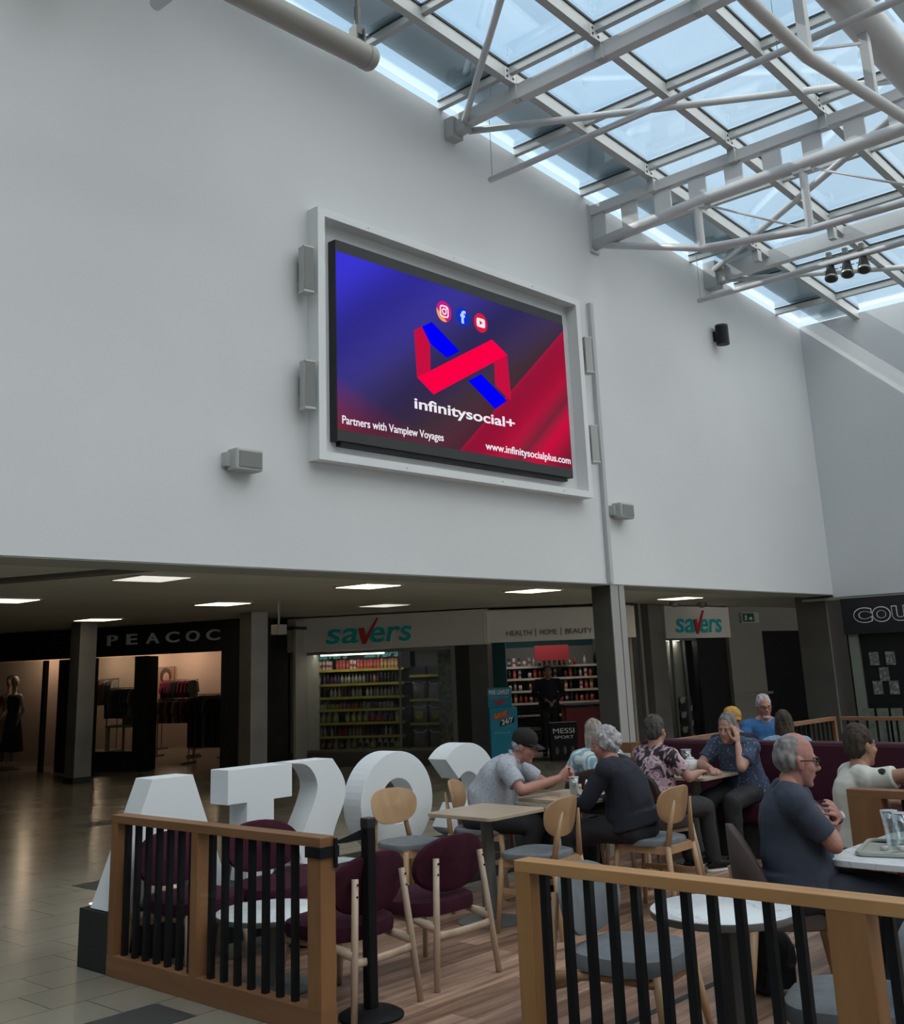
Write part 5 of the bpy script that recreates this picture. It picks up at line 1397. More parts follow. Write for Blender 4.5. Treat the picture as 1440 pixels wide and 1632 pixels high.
def round_table(lab, x, y, r, z, m, stemw, sm_, th=0.03):
    t = thing('round_table', lab, 'table', (x, y, 0.007))
    tt = MB().lathe([(0, z - 0.012), (r - 0.002, z - 0.012), (r - 0.002, z - 0.008), (r - 0.004, z - 0.007), (0, z - 0.007)], n=64).build('tabletop', m, t, auto=True)
    MB().lathe([(0, z - th - 0.007), (r * 0.985, z - th - 0.007), (r, z - th), (r, z - 0.010), (0, z - 0.010)], n=64).build('edge_band', mat('grey_table_edge', (0.20, 0.20, 0.19), 0.5), tt, auto=True)
    MB().box((0, 0, (z - th) / 2), (stemw, stemw, z - th - 0.015)).build('stem', sm_, t, bevel=0.004)
    MB().lathe([(0, 0), (r * 0.8, 0), (r * 0.8, 0.01), (0, 0.016)], n=40).build('base', sm_, t, auto=True)
    return t
round_table('round white marble table with a dark square stem behind the right fence', 4.22, 2.47, 0.292, 0.70, M_MARBLE, 0.07, M_TDARK)
rt_ = round_table('low round white table between the maroon lounge chairs', 4.16, 5.30, 0.31, 0.40, M_MARBLE, 0.05, M_TBASE)
cafe_table('large white marble table at the right edge with the tray', 5.87, 2.12, 1.0, 0.95, 0.71, M_MARBLE, 0, 0.12, (0.26, 'disc'), 0.08, M_TDARK, 0.03)

# ---- booth bench
bo = thing('booth_bench', 'long maroon booth bench with a high padded back across the cafe', 'bench', (9.3, 3.0, 0))
wb(MB().bx(9.36, 9.50, -1.5, 6.20, 0.10, 0.93), 'backrest', M_MAROON2, bo, bevel=0.035)
wb(MB().bx(8.92, 9.36, -1.5, 6.15, 0.30, 0.46), 'seat', M_MAROON2, bo, bevel=0.03)
wb(MB().bx(9.00, 9.48, -1.5, 6.15, 0.0, 0.30), 'base', M_DARKBOX, bo)
sl = thing('slatted_fence', 'short oak slatted end panel at the left end of the booth', 'fence', (9.3, 6.4, 0))
wb(MB().bx(9.32, 9.40, 6.24, 6.30, 0, 0.90), 'post', M_OAKZ_SHADED, sl)
wb(MB().bx(9.32, 9.40, 6.72, 6.78, 0, 0.90), 'post', M_OAKZ_SHADED, sl)
for z in (0.80, 0.66, 0.2): wb(MB().bx(9.33, 9.38, 6.24, 6.78, z, z + 0.095), 'slat', M_OAK_SHADED, sl)

# ---- belt post
bp = thing('belt_post', 'black belt barrier post on a round base right of the fence end', 'barrier post', (4.13, 4.46, 0.007))
MB().lathe([(0, 0), (0.165, 0), (0.165, 0.012), (0.13, 0.03), (0.04, 0.042), (0, 0.042)], n=40).build('base', M_BLACK, bp, auto=True)
MB().box((0, 0, 0.47), (0.056, 0.056, 0.86)).build('post', M_BLACK, bp, bevel=0.006)
MB().box((0, 0, 0.905), (0.060, 0.060, 0.05)).build('post_cap', mat('black_cap', (0.03, 0.03, 0.03), 0.3), bp, bevel=0.006)
wb(MB().add([(4.105, 4.47, 0.885), (4.105, 4.47, 0.835), (3.99, 4.47, 0.862), (3.99, 4.47, 0.832), (3.885, 4.47, 0.845), (3.885, 4.47, 0.838),
             (4.105, 4.462, 0.885), (4.105, 4.462, 0.835), (3.99, 4.466, 0.862), (3.99, 4.466, 0.832), (3.885, 4.464, 0.845), (3.885, 4.464, 0.838)],
            [(0, 1, 3, 2), (2, 3, 5, 4), (6, 8, 9, 7), (8, 10, 11, 9), (0, 2, 8, 6), (2, 4, 10, 8), (1, 7, 9, 3), (3, 9, 11, 5), (0, 6, 7, 1), (4, 5, 11, 10)]), 'belt', M_BLACK, bp)
wb(MB().bx(3.762, 3.885, 4.408, 4.528, 0.79, 0.84).bx(3.85, 3.868, 4.40, 4.412, 0.74, 0.875), 'belt_wrap', M_BLACK, bp)

# ================================================================== PEOPLE
def skin(name, c): return mat(name, c, 0.55, var=(18, 0.10))
def V3(*a): return Vector(a)
def rotz(v, a): return Matrix.Rotation(a, 3, 'Z') @ Vector(v)
def hand(mb, wrist, d, palm_n, curl=0.5, side=1, sc=1.0, spread=0.10):
    """palm, four unequal curled fingers and a thumb; d = pointing direction, palm_n = way the palm faces, side = thumb side"""
    d = Vector(d).normalized(); pn = Vector(palm_n); pn = (pn - d * pn.dot(d)).normalized()
    s = d.cross(pn).normalized() * side            # towards the thumb
    w = Vector(wrist)
    mb.loft([(w - d * 0.01 * sc, s * 0.025 * sc, pn * 0.019 * sc), (w + d * 0.02 * sc, s * 0.030 * sc, pn * 0.019 * sc), (w + d * 0.055 * sc, s * 0.041 * sc, pn * 0.016 * sc), (w + d * 0.088 * sc, s * 0.040 * sc, pn * 0.013 * sc)], True, 14)
    for i, (off, L) in enumerate(((0.030, 0.072), (0.010, 0.080), (-0.011, 0.075), (-0.030, 0.058))):
        p = w + d * (0.084 - abs(i - 1.2) * 0.004) * sc + s * off * sc
        dd = (d + s * (1.5 - i) * spread).normalized()
        a = curl * 0.55
        for k_, (fr, r0, r1) in enumerate(((0.44, 0.0098, 0.0090), (0.31, 0.0090, 0.0082), (0.25, 0.0082, 0.0070))):
            dr = (dd * math.cos(a) + pn * math.sin(a)).normalized()
            q = p + dr * L * fr * sc
            mb.caps(p, q, r0 * sc, r1 * sc, 8)
            p = q; a += curl * 0.75
    t0 = w + d * 0.022 * sc + s * 0.026 * sc
    t1 = t0 + (d * 0.55 + s * 0.75 + pn * 0.25).normalized() * 0.042 * sc
    t2 = t1 + (d * 0.85 + s * 0.25 + pn * 0.40).normalized() * 0.030 * sc
    t3 = t2 + (d * 0.95 - s * 0.05 + pn * 0.40).normalized() * 0.024 * sc
    mb.caps(t0, t1, 0.0145 * sc, 0.0115 * sc, 8); mb.caps(t1, t2, 0.0115 * sc, 0.010 * sc, 8); mb.caps(t2, t3, 0.010 * sc, 0.008 * sc, 8)

def person(lab, loc, face, P):
    """P: pose and look. Local frame +x forward, +y to the person's left, z up from the floor."""
    root = thing('person', lab, 'person', loc, math.radians(face))
    g = P.get
    vox = g('voxel', 0.0065)
    sk = g('skin'); W_ = g('width', 1.0); belly = g('belly', 0.0)
    pel = V3(*g('pelvis', (0, 0, 0.53)))
    nb = V3(*g('neck', (0.06, 0, 1.02))) - V3(0, 0, 0.03)                 # base of the neck
    shw = g('shw', 0.185) * W_
    syaw = math.radians(g('shyaw', 0))
    sdir = Vector((-math.sin(syaw), math.cos(syaw), 0))  # towards the left shoulder
    sdir = (sdir + V3(0, 0, g('shroll', 0))).normalized()
    spine = (nb - pel)
    up_ = spine.normalized()
    fdir = sdir.cross(up_).normalized()                # chest forward
    if fdir.x * math.cos(syaw) + fdir.y * math.sin(syaw) < 0: fdir = -fdir
    shL = nb + sdir * shw - up_ * 0.055; shR = nb - sdir * shw - up_ * 0.055
    bend = V3(*g('bend', (-0.03, 0, 0)))
    def sp(t): return pel.lerp(nb, t) + bend * math.sin(PI * t)
    def torso(mb, inf, lo=0.0, hi=1.0):
        rings = []
        prof = [(-0.10, 0.125, 0.165), (0.0, 0.135, 0.175), (0.15, 0.130 + belly * 0.8, 0.165 + belly * 0.4), (0.32, 0.118 + belly, 0.150 + belly * 0.6), (0.5, 0.115 + belly * 0.6, 0.152 + belly * 0.3), (0.68, 0.118, 0.165), (0.82, 0.108, 0.168), (0.92, 0.085, 0.150), (0.985, 0.062, 0.095)]
        for t, a, b in prof:
            if t < lo - 1e-6 or t > hi + 1e-6: continue
            yy = sdir if t > 0.3 else Vector((0, 1, 0)).lerp(sdir, max(0, t) / 0.3).normalized()
            ff = yy.cross(up_).normalized()
            if ff.dot(fdir) < 0: ff = -ff
            rings.append((sp(t) + ff * (belly * 0.5 if 0.1 < t < 0.6 else 0), ff * (a + inf), yy * (b * W_ + inf)))
        mb.loft(rings, True, 24)
        for s_, q in ((1, shL), (-1, shR)):
            mb.caps(sp(0.90) + sdir * s_ * 0.06, q, 0.058 + inf, 0.056 * (0.5 + W_ / 2) + inf, 12)
    body = MB()
    torso(body, 0.0)
    # neck and head
    hd = g('head', {})
    yaw = math.radians(hd.get('yaw', 0)); pit = math.radians(hd.get('pitch', 0)); rol = math.radians(hd.get('roll', 0))
    hs = hd.get('size', 0.93)
    hc = nb + V3(*hd.get('off', (0.03, 0, 0.175))) - V3(0, 0, 0.030)
    HR = (Matrix.Rotation(yaw, 3, 'Z') @ Matrix.Rotation(pit, 3, 'Y') @ Matrix.Rotation(rol, 3, 'X'))
    H = lambda x, y, z: hc + HR @ (Vector((x, y, z)) * hs)
    body.caps(nb - up_ * 0.03, H(-0.016, 0, -0.070), 0.062, 0.056, 14)
    for s_, q in ((1, shL), (-1, shR)):
        body.caps(nb + up_ * 0.035, nb.lerp(q, 0.62) + up_ * 0.012, 0.040, 0.040, 10)
    def E(mb, x, y, z, a, b, c, R=None): mb.ell(H(x, y, z), (a * hs, b * hs, c * hs), HR if R is None else HR @ R)
    E(body, -0.012, 0, 0.032, 0.098, 0.077, 0.103)
    E(body, 0.028, 0, -0.030, 0.062, 0.062, 0.090)
    E(body, 0.040, 0, -0.085, 0.040, 0.042, 0.034)
    E(body, 0.060, 0, -0.105, 0.024, 0.026, 0.018)
    E(body, 0.076, 0, 0.026, 0.016, 0.048, 0.012)
    for s_ in (1, -1):
        E(body, 0.052, s_ * 0.040, -0.028, 0.030, 0.022, 0.026)
        E(body, -0.006, s_ * 0.078, -0.008, 0.020, 0.010, 0.032, Matrix.Rotation(-0.2, 3, 'Y'))
        E(body, -0.016, s_ * 0.083, 0.004, 0.012, 0.009, 0.020)
    body.caps(H(0.086, 0, 0.012), H(0.108, 0, -0.026), 0.0095 * hs, 0.0145 * hs, 8)
    E(body, 0.096, 0, -0.034, 0.014, 0.019, 0.010)
    E(body, 0.080, 0, -0.058, 0.013, 0.024, 0.007)
    E(body, 0.077, 0, -0.071, 0.013, 0.022, 0.008)
    arms = g('arms')
    for key, sh in (('L', shL), ('R', shR)):
        A = arms[key]
        el_, wr = V3(*A['el']), V3(*A['wr'])
        k_ = g('armk', 1.0)
        body.caps(sh, el_, 0.050 * k_, 0.040 * k_, 12)
        mid = el_.lerp(wr, 0.3)
        body.caps(el_, mid, 0.040 * k_, 0.041 * k_, 12); body.caps(mid, wr, 0.040 * k_, 0.026, 12)
        hd_ = V3(*A.get('hd', tuple((wr - el_).normalized())))
        hand(body, wr + (wr - el_).normalized() * 0.012, hd_, A.get('pn', (0, 0, -1)), A.get('curl', 0.5), A.get('side', 1), g('handsc', 0.95))
    legs = g('legs')
    trz = MB()
    for key, s_ in (('L', 1), ('R', -1)):
        kn, an = V3(*legs[key][0]), V3(*legs[key][1])
        hip = pel + V3(0.0, s_ * 0.095, -0.01)
        body.caps(hip, kn, 0.080, 0.055, 12)
        body.caps(kn, kn.lerp(an, 0.35), 0.052, 0.055, 12); body.caps(kn.lerp(an, 0.35), an, 0.053, 0.036, 12)
        fd = V3(*(legs[key][2] if len(legs[key]) > 2 else (1, s_ * 0.15, 0))).normalized()
        body.caps(an + V3(0, 0, -0.03), an + fd * 0.12 + V3(0, 0, -0.045), 0.034, 0.026, 10)
        li = g('legk', 0.018)
        if g('seat', True):
            trz.loft([(hip + V3(-0.02, 0, 0.0), V3(0, 0, 0.105), V3(0, 0.105, 0)), (hip.lerp(kn, 0.5), V3(0, 0, 0.082 + li * 0.6), V3(0, 0.088 + li * 0.5, 0)), (kn + V3(-0.02, 0, 0.0), V3(0, 0, 0.062 + li), V3(0, 0.066 + li, 0))], True, 16)
        else:
            trz.caps(hip, kn, 0.092 + li * 0.3, 0.062 + li, 14)
        trz.caps(kn, an + V3(0, 0, 0.03), 0.058 + li, 0.044 + li, 14)
    trz.loft([(sp(-0.10), V3(0.135, 0, 0), V3(0, 0.175 * W_, 0)), (sp(0.0), V3(0.145, 0, 0), V3(0, 0.185 * W_, 0)), (sp(0.16), V3(0.140 + belly * 0.6, 0, 0), V3(0, 0.165 * W_ + belly * 0.3, 0))], True, 20)
    trz.ell(pel + V3(-0.03, 0, -0.025), (0.150 + belly * 0.5, 0.205 * W_, 0.115 if g('seat', True) else 0.14))
    bo_ = bake(body, 'body', sk, root, vox, 2)
    # facial details
    for s_ in (1, -1):
        ey = MB().ell(H(0.077, s_ * 0.030, 0.006), (0.009 * hs, 0.014 * hs, 0.008 * hs), HR, 10, 6).build('eye', mat('eye_white', (0.45, 0.42, 0.40), 0.3), bo_, smooth=True)
        MB().ell(H(0.0845, s_ * 0.030, 0.006), (0.004 * hs, 0.006 * hs, 0.0065 * hs), HR, 8, 6).build('iris', mat('iris_dark', (0.03, 0.03, 0.035), 0.3), ey, smooth=True)
        MB().ell(H(0.090, s_ * 0.032, 0.026), (0.005 * hs, 0.020 * hs, 0.0035 * hs), HR, 10, 6).build('eyebrow', g('brow', mat('brow_grey', (0.16, 0.13, 0.11), 0.8)), bo_, smooth=True)
    MB().ell(H(0.0895, 0, -0.0635), (0.004 * hs, 0.021 * hs, 0.0055 * hs), HR, 12, 6).build('mouth', mat('lip', (0.30, 0.10, 0.09), 0.5), bo_, smooth=True)
    # shirt
    sh_ = MB()
    torso(sh_, g('shirtk', 0.018), g('shirtlo', 0.0), 0.985)
    slv = g('sleeve', 0.62)
    for key, sh in (('L', shL), ('R', shR)):
        A = arms[key]; el_, wr = V3(*A['el']), V3(*A['wr'])
        if slv <= 1:
            sh_.caps(sh, sh.lerp(el_, slv * 0.55), 0.068, 0.066, 14)
            e1 = sh.lerp(el_, slv)
            sh_.cone(sh.lerp(el_, slv * 0.45), e1, 0.068, 0.064, 16)
        else:
            sh_.caps(sh, el_, 0.068, 0.056, 14); sh_.caps(el_, el_.lerp(wr, slv - 1), 0.056, 0.042, 14)
    if g('hem'):
        sh_.loft([(sp(0.18), fdir * (0.150 + belly), sdir * (0.185 * W_ + belly * 0.4)), (sp(-0.06) + V3(-0.02, 0, 0), fdir * (0.175 + belly * 0.6), sdir * (0.215 * W_))], True, 24)
    for s_, q in ((1, shL), (-1, shR)):
        sh_.caps(nb + up_ * 0.012 + (q - nb) * 0.18, nb.lerp(q, 0.62) + up_ * 0.012, 0.040, 0.052, 10)
    st = bake(sh_, g('shirtname', 'shirt'), g('shirt'), root, 0.009, 2, (0.010, 9, (1, 1, 0.55)), seed=len(lab))
    if g('collar'):
        cb = MB()
        for s_ in (1, -1):
            a0 = nb + up_ * 0.045 - fdir * 0.045; a1 = nb + up_ * 0.035 + sdir * s_ * 0.062; a2 = nb + fdir * 0.065 + sdir * s_ * 0.012 - up_ * 0.005
            cb.tube([a0, a0.lerp(a1, 0.6) + sdir * s_ * 0.015 - fdir * 0.008, a1, a1.lerp(a2, 0.5) + (fdir + sdir * s_) * 0.012, a2], 0.014, 8)
            tip = a2 - up_ * 0.055 + sdir * s_ * 0.045 + fdir * 0.012
            cb.add([a2 + fdir * 0.014, a1 + fdir * 0.01 + sdir * s_ * 0.012, tip, a2 + fdir * 0.024, a1 + fdir * 0.02 + sdir * s_ * 0.022, tip + fdir * 0.01], [(0, 1, 2), (3, 5, 4), (0, 3, 4, 1), (1, 4, 5, 2), (2, 5, 3, 0)])
        cb.build('collar', g('shirt'), st)
        MB().beam(nb + fdir * 0.088 - up_ * 0.03, sp(0.45) + fdir * (0.152 + belly * 1.3), 0.02, 0.008, tuple(fdir)).build('button_placket', g('shirt'), st)
    tb_ = bake(trz, 'trousers', g('trousers'), root, 0.011, 2, (0.010, 8, (1, 1, 1)), seed=3)
    for key, s_ in (('L', 1), ('R', -1)):
        an = V3(*legs[key][1]); fd = V3(*(legs[key][2] if len(legs[key]) > 2 else (1, s_ * 0.15, 0))).normalized()
        sd_ = fd.cross(V3(0, 0, 1))
        zf = an.z - 0.075
        b0 = an.copy(); b0.z = zf
        so = MB().loft([(b0 - fd * 0.065 + V3(0, 0, 0.05), fd * 0.02, sd_ * 0.025), (b0 - fd * 0.03 + V3(0, 0, 0.045), V3(0, 0, 0.045), sd_ * 0.037), (b0 + fd * 0.07 + V3(0, 0, 0.045), V3(0, 0, 0.045), sd_ * 0.045), (b0 + fd * 0.15 + V3(0, 0, 0.035), V3(0, 0, 0.034), sd_ * 0.045), (b0 + fd * 0.19 + V3(0, 0, 0.028), V3(0, 0, 0.02), sd_ * 0.028)], True, 14)
        sh2 = bake(so, 'shoe', g('shoe', M_BLACK), root, 0.009, 2)
        MB().loft([(b0 + fd * 0.06, fd * 0.135, sd_ * 0.048), (b0 + fd * 0.06 + V3(0, 0, 0.018), fd * 0.135, sd_ * 0.048)], True, 20).build('sole', g('sole', M_BLACK), sh2)
    # hair
    hr = g('hair')
    if hr:
        hm = MB(); kind, hmat = hr
        if kind in ('short', 'bob', 'long', 'curly'):
            E(hm, -0.022, 0, 0.048, 0.097, 0.086, 0.100)
            E(hm, -0.050, 0, 0.005, 0.068, 0.080, 0.085)
        if kind == 'receding':
            E(hm, -0.046, 0, 0.018, 0.072, 0.084, 0.085)
            E(hm, -0.030, 0, 0.040, 0.084, 0.081, 0.088)
        if kind == 'sides':
            E(hm, -0.050, 0, 0.005, 0.064, 0.082, 0.066)
        if kind == 'bob':
            E(hm, -0.055, 0, -0.040, 0.062, 0.082, 0.085)
            for s_ in (1, -1): E(hm, -0.010, s_ * 0.070, -0.020, 0.050, 0.026, 0.085)
        if kind == 'long':
            E(hm, -0.060, 0, -0.060, 0.060, 0.088, 0.12)
            for s_ in (1, -1):
                E(hm, -0.034, s_ * 0.072, -0.030, 0.044, 0.024, 0.10)
                hm.caps(H(-0.045, s_ * 0.055, -0.08), H(-0.055, s_ * 0.065, -0.19), 0.042, 0.03, 10)
            hm.caps(H(-0.075, 0, -0.08), H(-0.085, 0, -0.21), 0.05, 0.035, 10)
        if kind == 'curly':
            rnd = random.Random(4)
            for i in range(90):
                a = rnd.uniform(0, 2 * PI); b = rnd.uniform(-0.55, 1.5)
                x, y, z = math.cos(b) * math.cos(a), math.cos(b) * math.sin(a), math.sin(b)
                if x > 0.45 and z < 0.45: continue
                E(hm, -0.028 + x * 0.092, y * 0.082, 0.035 + z * 0.095, 0.022, 0.022, 0.022)
        bake(hm, 'hair', hmat, root, 0.0065, 1 if kind == 'curly' else 2, (0.008 if kind != 'curly' else 0.004, 28 if kind != 'curly' else 60, (1, 1, 0.25 if kind in ('long', 'bob') else 0.8)), seed=5)
    if g('beard'):
        bm_ = MB(); E(bm_, 0.052, 0, -0.098, 0.036, 0.040, 0.030)
        bake(bm_, 'beard', g('beard'), root, 0.006, 1)
    if g('glasses'):
        gm = MB()
        for s_ in (1, -1):
            c = H(0.098, s_ * 0.032, 0.004)
            pts = [c + HR @ Vector((0, math.cos(a) * 0.024 * hs, math.sin(a) * 0.017 * hs)) for a in [2 * PI * k_ / 14 for k_ in range(15)]]
            gm.tube(pts, 0.0028, 6)
            gm.tube([H(0.098, s_ * 0.056, 0.010), H(0.05, s_ * 0.076, 0.010), H(-0.012, s_ * 0.088, 0.006)], 0.003, 6)
        gm.tube([H(0.102, 0.009, 0.008), H(0.102, -0.009, 0.008)], 0.003, 6)
        gl = gm.build('glasses', g('glasses'), root, smooth=True)
    if g('cap'):
        cm_ = MB()
        E(cm_, -0.012, 0, 0.062, 0.112, 0.096, 0.090)
        E(cm_, -0.012, 0, 0.035, 0.112, 0.095, 0.040)
        cp = bake(cm_, 'cap', g('cap'), root, 0.008, 2)
        br_ = MB().loft([(H(0.07, 0, 0.028), HR @ V3(0.03, 0, 0.0) * hs, HR @ V3(0, 0.085, 0) * hs), (H(0.085, 0, 0.036), HR @ V3(0.085, 0, -0.015) * hs, HR @ V3(0, 0.078, 0) * hs)], True, 24)
        br_.build('brim', g('cap'), cp, smooth=False)
    if g('beanie'):
        cm_ = MB(); E(cm_, -0.018, 0, 0.055, 0.108, 0.098, 0.098); E(cm_, -0.065, 0, 0.075, 0.06, 0.055, 0.05); E(cm_, -0.02, 0, 0.01, 0.108, 0.097, 0.035)
        bake(cm_, 'knitted_hat', g('beanie'), root, 0.008, 1, (0.006, 30))
    if g('watch'):
        A = arms[g('watch')]; el_, wr = V3(*A['el']), V3(*A['wr']); dd = (wr - el_).normalized()
        wp = wr - dd * 0.03
        wm = MB().cone(wp - dd * 0.010, wp + dd * 0.010, 0.033, 0.031, 18)
        wa = wm.build('watch_strap', M_BLACK, root, smooth=True)
        up_w = V3(0, 0, 1) - dd * dd.z
        n_ = g('watchn', None); n_ = V3(*n_) if n_ else up_w
        n_.normalize()
        MB().cone(wp + n_ * 0.028, wp + n_ * 0.038, 0.018, 0.017, 16, side=dd).build('watch_face', M_WHITEC, wa)
    return root

SK1 = skin('skin_fair', (0.46, 0.25, 0.19)); SK2 = skin('skin_pink', (0.44, 0.21, 0.165)); SK3 = skin('skin_tan', (0.42, 0.225, 0.15))
H_GREY = ramp_mat('grey_hair', 'noise', 40, [(0.35, (0.16, 0.15, 0.15)), (0.65, (0.32, 0.30, 0.29))], 0.8, (1, 1, 0.3))
H_WHITE = ramp_mat('white_grey_hair', 'noise', 40, [(0.35, (0.28, 0.26, 0.28)), (0.65, (0.52, 0.50, 0.52))], 0.8)
H_DARKG = ramp_mat('dark_grey_hair', 'noise', 40, [(0.35, (0.04, 0.035, 0.03)), (0.65, (0.085, 0.078, 0.07))], 0.8, (1, 1, 0.3))
H_BROWN = ramp_mat('brown_hair', 'noise', 40, [(0.35, (0.025, 0.017, 0.012)), (0.65, (0.060, 0.040, 0.027))], 0.8, (1, 1, 0.3))
H_BLOND = ramp_mat('blond_grey_hair', 'noise', 30, [(0.35, (0.17, 0.14, 0.11)), (0.65, (0.42, 0.38, 0.33))], 0.8, (1, 1, 0.2))
H_LONGG = ramp_mat('long_grey_hair', 'noise', 30, [(0.35, (0.10, 0.09, 0.085)), (0.65, (0.24, 0.22, 0.21))], 0.8, (1, 1, 0.2))
M_DTROU = mat('dark_trousers', (0.022, 0.022, 0.026), 0.85)
M_NTROU = mat('navy_trousers', (0.024, 0.029, 0.045), 0.85)
M_GTROU = mat('charcoal_trousers', (0.030, 0.030, 0.033), 0.85)
M_GSHIRT = ramp_mat('pale_grey_shirt', 'noise', 60, [(0.4, (0.38, 0.41, 0.47)), (0.6, (0.48, 0.51, 0.57))], 0.85)
M_NAVY = mat('navy_tee', (0.045, 0.056, 0.085), 0.9, var=(8, 0.15))
M_BLKC = mat('black_cardigan', (0.016, 0.018, 0.030), 0.9)
M_BLUE = mat('blue_tee', (0.03, 0.12, 0.30), 0.85)
M_WTEE = mat('off_white_tee', (0.68, 0.68, 0.61), 0.85)
M_FLOW = ramp_mat('flower_blouse', 'noise', 9, [(0.0, (0.03, 0.025, 0.035)), (0.44, (0.05, 0.04, 0.05)), (0.47, (0.50, 0.32, 0.38)), (0.53, (0.62, 0.52, 0.54)), (0.57, (0.30, 0.16, 0.22)), (0.62, (0.05, 0.04, 0.05))], 0.85, detail=2, interp='CONSTANT', distortion=1.2)
M_PATB = ramp_mat('blue_dot_blouse', 'voronoi', 38, [(0.0, (0.34, 0.40, 0.50)), (0.32, (0.05, 0.075, 0.13)), (0.5, (0.04, 0.06, 0.11))], 0.85)
M_PATW = ramp_mat('blue_white_blouse', 'wave', 7, [(0.40, (0.22, 0.38, 0.45)), (0.55, (0.60, 0.66, 0.68))], 0.85, (1, 1, 1), 3, distortion=9)
M_PATL = ramp_mat('pale_blue_dots', 'voronoi', 45, [(0.0, (0.60, 0.66, 0.72)), (0.45, (0.20, 0.30, 0.45))], 0.85)

SITL = {'L': ((0.42, 0.12, 0.50), (0.40, 0.12, 0.10)), 'R': ((0.42, -0.12, 0.50), (0.40, -0.12, 0.10))}
SITB = {'L': ((0.40, 0.12, 0.50), (0.22, 0.12, 0.10)), 'R': ((0.40, -0.12, 0.50), (0.30, -0.12, 0.10))}

# 1 the man in the black cap, elbows on the table, hands clasped
person('elderly man in a black cap and pale grey short sleeved shirt, elbows on the table', (6.69, 5.88, 0), -62, dict(
    skin=SK2, width=1.08, belly=0.05, pelvis=(0, 0, 0.57), neck=(0.22, 0, 1.00), bend=(-0.07, 0, 0), shyaw=4,
    head=dict(yaw=-8, pitch=15, off=(0.100, 0.0, 0.122)),
    arms={'L': dict(el=(0.42, 0.27, 0.76), wr=(0.60, 0.10, 0.83), hd=(0.65, -0.55, 0.35), pn=(-0.5, -0.8, 0), curl=0.75, side=1),
          'R': dict(el=(0.33, -0.27, 0.77), wr=(0.57, -0.03, 0.83), hd=(0.7, 0.45, 0.5), pn=(-0.2, 0.9, 0.1), curl=0.7, side=-1)},
    legs={'L': ((0.42, 0.14, 0.52), (0.38, 0.16, 0.09)), 'R': ((0.40, -0.15, 0.52), (0.30, -0.16, 0.09))},
    shirt=M_GSHIRT, sleeve=0.72, shirtk=0.024, collar=True, trousers=M_DTROU, hair=('sides', H_WHITE), cap=mat('black_cap_cloth', (0.013, 0.012, 0.012), 0.9), brow=H_WHITE))
# 2 the woman in the dark cardigan with curly grey hair
person('woman with curly white grey hair in a black cardigan, seen from behind', (6.78, 4.63, 0), 97, dict(
    skin=SK2, width=1.0, belly=0.03, pelvis=(0, 0, 0.57), neck=(0.10, 0.02, 1.02), bend=(-0.06, 0, 0), shyaw=8,
    head=dict(yaw=18, pitch=6, off=(0.05, 0.0, 0.135), size=0.92),
    arms={'L': dict(el=(0.20, 0.26, 0.74), wr=(0.42, 0.16, 0.66), curl=0.6, side=-1), 'R': dict(el=(0.16, -0.27, 0.74), wr=(0.40, -0.14, 0.66), curl=0.6, side=1)},
    legs=SITL, shirt=M_BLKC, sleeve=1.92, shirtk=0.026, hem=True, shirtname='cardigan', trousers=M_DTROU, hair=('curly', H_WHITE), voxel=0.0075))
# 3 the woman behind in blue and white
person('woman with straight blond grey hair in a blue and white blouse, seen from behind', (7.84, 5.62, 0), 60, dict(
    skin=SK1, width=0.92, pelvis=(0, 0, 0.54), neck=(0.06, 0, 0.98), head=dict(yaw=-10, pitch=8, off=(0.03, 0, 0.15), size=0.93),
    arms={'L': dict(el=(0.12, 0.24, 0.74), wr=(0.34, 0.12, 0.76), curl=0.6, side=-1), 'R': dict(el=(0.12, -0.24, 0.74), wr=(0.34, -0.12, 0.76), curl=0.6)},
    legs=SITL, shirt=M_PATW, sleeve=1.5, trousers=M_DTROU, hair=('long', H_BLOND), voxel=0.009))
# 4 the woman in the flowered top
person('woman with short dark grey hair in a pink and black flowered blouse, seen from behind', (7.90, 5.13, 0), -12, dict(
    skin=SK1, width=0.98, belly=0.02, pelvis=(0, 0, 0.55), neck=(0.03, 0, 1.0), shyaw=-6, head=dict(yaw=12, pitch=2, off=(0.02, 0, 0.165), size=0.93),
    arms={'L': dict(el=(0.14, 0.27, 0.80), wr=(0.36, 0.18, 0.80), curl=0.5, side=-1), 'R': dict(el=(0.10, -0.27, 0.76), wr=(0.34, -0.16, 0.77), curl=0.6)},
    legs={'L': ((0.42, 0.12, 0.50), (0.42, 0.10, 0.085)), 'R': ((0.42, -0.12, 0.50), (0.48, -0.10, 0.085))},
    shirt=M_FLOW, sleeve=0.70, shirtk=0.022, hem=True, shirtname='blouse', trousers=M_GTROU, hair=('short', H_DARKG), shoe=M_BLACK, sole=M_WHITEC, voxel=0.0075))
# 5 the woman resting her cheek on her hand
person('woman with long grey hair in a blue dotted blouse resting her cheek on her hand', (9.08, 4.98, 0), 176, dict(
    skin=SK1, width=1.0, belly=0.03, pelvis=(0, 0, 0.55), neck=(0.14, -0.01, 0.99), bend=(-0.05, 0, 0), shyaw=0, head=dict(yaw=8, pitch=10, roll=-6, off=(0.055, 0.01, 0.135), size=0.93),
    arms={'L': dict(el=(0.34, 0.20, 0.765), wr=(0.215, 0.105, 0.935), hd=(-0.12, -0.12, 1), pn=(-0.1, -1, 0), curl=0.15, side=1),
          'R': dict(el=(0.26, -0.26, 0.77), wr=(0.44, -0.04, 0.755), curl=0.4, side=1)},
    legs=SITL, shirt=M_PATB, sleeve=0.70, shirtk=0.024, hem=True, shirtname='blouse', trousers=M_DTROU, hair=('long', H_LONGG), voxel=0.0065))
